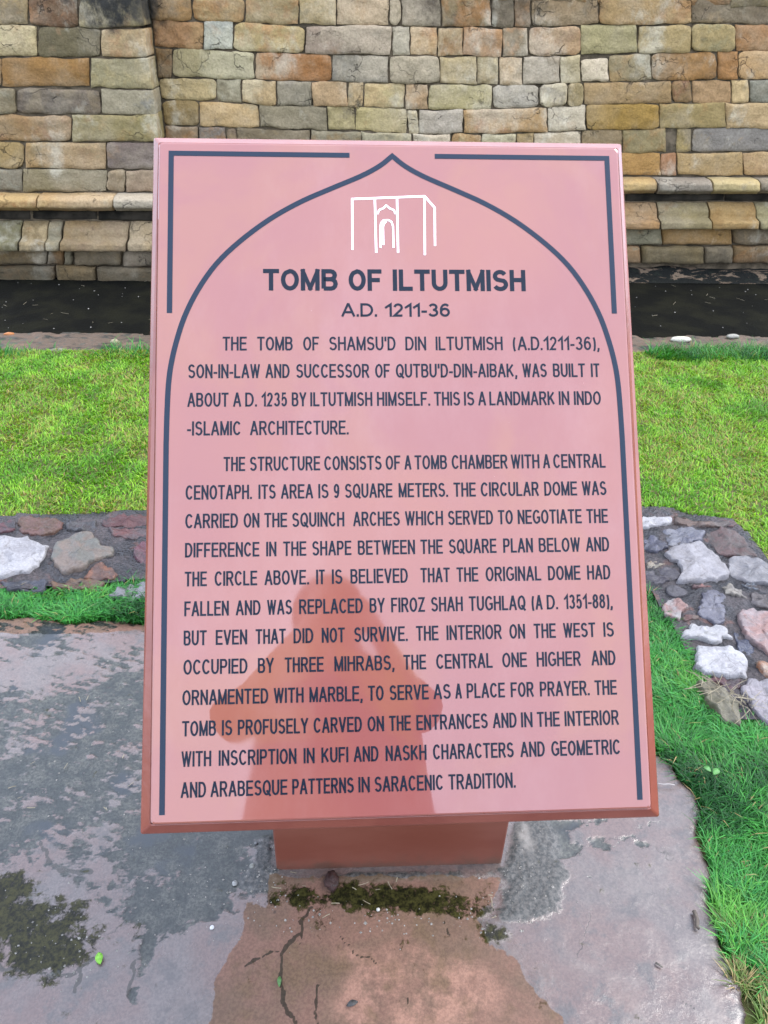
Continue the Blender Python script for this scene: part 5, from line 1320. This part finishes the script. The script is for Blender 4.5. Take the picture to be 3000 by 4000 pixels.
def scatter(name, n, polyf, kind, mat, label, cat):
    """many tiny crumbs as one mesh"""
    V = []; F = []
    for i in range(n):
        x, y, z, s = polyf()
        a = random.random() * 6.28
        o = len(V)
        if kind == 'grit':
            for dx, dy, dz in ((1, 0, 0), (0, 1, 0), (-1, 0, 0), (0, -1, 0), (0, 0, .8)):
                V.append((x + s * (dx * math.cos(a) - dy * math.sin(a)) * random.uniform(.6, 1.2), y + s * (dx * math.sin(a) + dy * math.cos(a)) * random.uniform(.6, 1.2), z + s * dz))
            F += [(o, o + 1, o + 4), (o + 1, o + 2, o + 4), (o + 2, o + 3, o + 4), (o + 3, o, o + 4)]
        else:
            L = s; w = .0007; b = random.uniform(-.5, .5); px, py = x, y
            m0 = 5
            for k in range(m0):
                aa = a + b * k / m0
                nx, ny = -math.sin(aa) * w, math.cos(aa) * w
                V += [(px + nx, py + ny, z), (px - nx, py - ny, z + .0006), (px, py, z + w * 1.3)]
                px += math.cos(aa) * L / m0; py += math.sin(aa) * L / m0
            for k in range(m0 - 1):
                p = o + 3 * k
                F += [(p, p + 3, p + 5, p + 2), (p + 2, p + 5, p + 4, p + 1)]
    return tag(mesh_obj(name, V, F, mat), label, cat, kind='stuff')
M_STRAW = simple_mat('dry straw', (.13, .11, .07), (.22, .19, .13), 50, .8, .2)
M_GRIT = simple_mat('pale grit', (.11, .105, .09), (.22, .205, .18), 120, .8, .2)
def on_apron():
    x, y = random.uniform(-2.0, 2.6), random.uniform(Y_A0 + .06, 4.45)
    return x, y, -.008, random.uniform(.015, .07)
def on_apron2():
    x, y = random.uniform(-2.0, 2.6), random.uniform(Y_A0 + .06, 4.45)
    return x, y, -.010, random.uniform(.002, .006)
scatter('straw_litter', 60, on_apron, 'straw', M_STRAW, 'scattered dry straws on the black ground below the wall', 'straw litter')
scatter('grit', 90, on_apron2, 'grit', M_GRIT, 'pale specks of grit on the black ground below the wall', 'grit')
def on_slab():
    while True:
        px, py = random.choice([(random.gauss(200, 260), random.gauss(3100, 260)), (random.gauss(1030, 60), random.gauss(3420, 90)), (random.gauss(2040, 80), random.gauss(3450, 120)), (random.uniform(1050, 1950), random.gauss(3590, 38)), (random.gauss(250, 200), random.gauss(3700, 90)), (random.gauss(720, 200), random.gauss(3350, 160))])
        if 3200 < py and 1090 < px < 1950 and py < 3420: continue
        p = G(px, py, .012)
        return p[0], p[1], float(slab_z(p[0], p[1])), abs(random.gauss(.0012, .0008)) + .0005
scatter('paving_grit', 480, on_slab, 'grit', M_GRIT, 'pale grit and tiny stones washed over the wet paving', 'grit')
def front_straw():
    px, py = random.uniform(1080, 1950), random.gauss(3500, 50)
    p = G(px, py, .014); return p[0], p[1], .021, random.uniform(.008, .026)
scatter('straw_bits', 14, front_straw, 'straw', M_STRAW, 'short dry straws on the moss in front of the pedestal', 'straw litter')
def strawclump():
    p0 = ZR(720, 1590); p1 = ZR(1130, 1830); t = random.random()
    p = G(p0[0] * (1 - t) + p1[0] * t + random.gauss(0, 14), p0[1] * (1 - t) + p1[1] * t + random.gauss(0, 12), .04)
    return p[0], p[1], .042 + random.random() * .006, random.uniform(.03, .09)
scatter('dry_roots', 46, strawclump, 'straw', M_STRAW, 'bleached dry roots lying over the rubble stones at right', 'dry roots')

def twig(name, pts, r, col, label, cat='twig'):
    P = [np.array(G(x, y, z)) for x, y, z in pts]
    V = []; F = []; n = 6
    for i, p in enumerate(P):
        t = P[min(i + 1, len(P) - 1)] - P[max(i - 1, 0)]; t = t / np.linalg.norm(t)
        a = np.cross(t, [0, 0, 1.]); a /= np.linalg.norm(a); b = np.cross(a, t)
        rr = r * (1 - .5 * i / len(P))
        for k in range(n):
            an = 2 * math.pi * k / n; V.append(p + rr * (a * math.cos(an) + b * math.sin(an)))
    for i in range(len(P) - 1):
        for k in range(n):
            F.append((i * n + k, i * n + (k + 1) % n, (i + 1) * n + (k + 1) % n, (i + 1) * n + k))
    F.append(tuple(range(n - 1, -1, -1))); F.append(tuple((len(P) - 1) * n + k for k in range(n)))
    return tag(mesh_obj(name, V, F, simple_mat('twig bark', tuple(v * .8 for v in col), col, 80, .85, .2), None, True), label, cat)
twig('twig', [(2712, 3560, .018), (2724, 3590, .022), (2722, 3620, .02), (2730, 3628, .017)], .0042, (.09, .075, .06), 'short grey-brown stub of bark on the pale paving near the right grass edge')
twig('twig', [(2562, 3761, .016), (2575, 3768, .018), (2588, 3778, .016)], .0022, (.10, .09, .075), 'tiny twig on the pale paving at the lower right')
twig('twig', [(2850, 3860, .006), (2900, 3810, .010), (2930, 3805, .006)], .0013, (.30, .27, .2), 'thin bent straw on the soil at the lower right corner')
tw = twig('seed_head', [(2568, 3061, .02), (2590, 3064, .022), (2612, 3062, .022), (2635, 3066, .02)], .0016, (.30, .27, .25), 'dry grass seed head lying on the paving at the right edge of the sign', 'seed head')
def leaf(c, L, wd, rot, col, label, name='leaf'):
    V = []; F = []; n = 8
    mt = simple_mat('leaf green', col, tuple(v * .7 for v in col), 200, .45, .4)
    for i in range(n + 1):
        t = i / n; w = wd * math.sin(math.pi * min(1, t * 1.02 + .0)) ** .8 * .5 + .0003
        zz = .003 + .004 * math.sin(math.pi * t)
        for s in (-1, 0, 1):
            x = (t - .5) * L; y = s * w
            V.append((c[0] + x * math.cos(rot) - y * math.sin(rot), c[1] + x * math.sin(rot) + y * math.cos(rot), c[2] + zz + abs(s) * .0015))
    for i in range(n):
        for s in (0, 1):
            a = i * 3 + s; F.append((a, a + 3, a + 4, a + 1))
    o = mesh_obj(name, V, F, mt, None, True)
    so = o.modifiers.new('thickness', 'SOLIDIFY'); so.thickness = .0005
    return tag(o, label, 'leaf')
leaf(G(390, 3748, .014), .022, .012, 1.9, (.13, .33, .02), 'bright yellow-green leaf on the pale paving at the lower left')
leaf(G(1092, 3838, .014), .017, .006, 1.6, (.05, .13, .03), 'small dark green leaf on the brown paving below the sign')
leaf(G(2795, 3020, .04), .022, .013, .7, (.06, .19, .035), 'broad pale green leaf poking out of the grass strip, upper right one')
leaf(G(2760, 3010, .04), .018, .011, 2.4, (.06, .18, .04), 'broad pale green leaf poking out of the grass strip, upper left one')
leaf(G(1376, 3926, .012), .020, .009, .3, (.03, .03, .028), 'shrivelled blackish leaf on the wet brown paving at the bottom')
# a beetle-brown chip of wood, straws on the left paving
scatter('paving_straw', 10, lambda: (*G(random.uniform(50, 520), random.uniform(2600, 3200), .016), random.uniform(.01, .022)), 'straw', M_STRAW, 'a few short pale straws on the rough paving at left', 'straw litter')
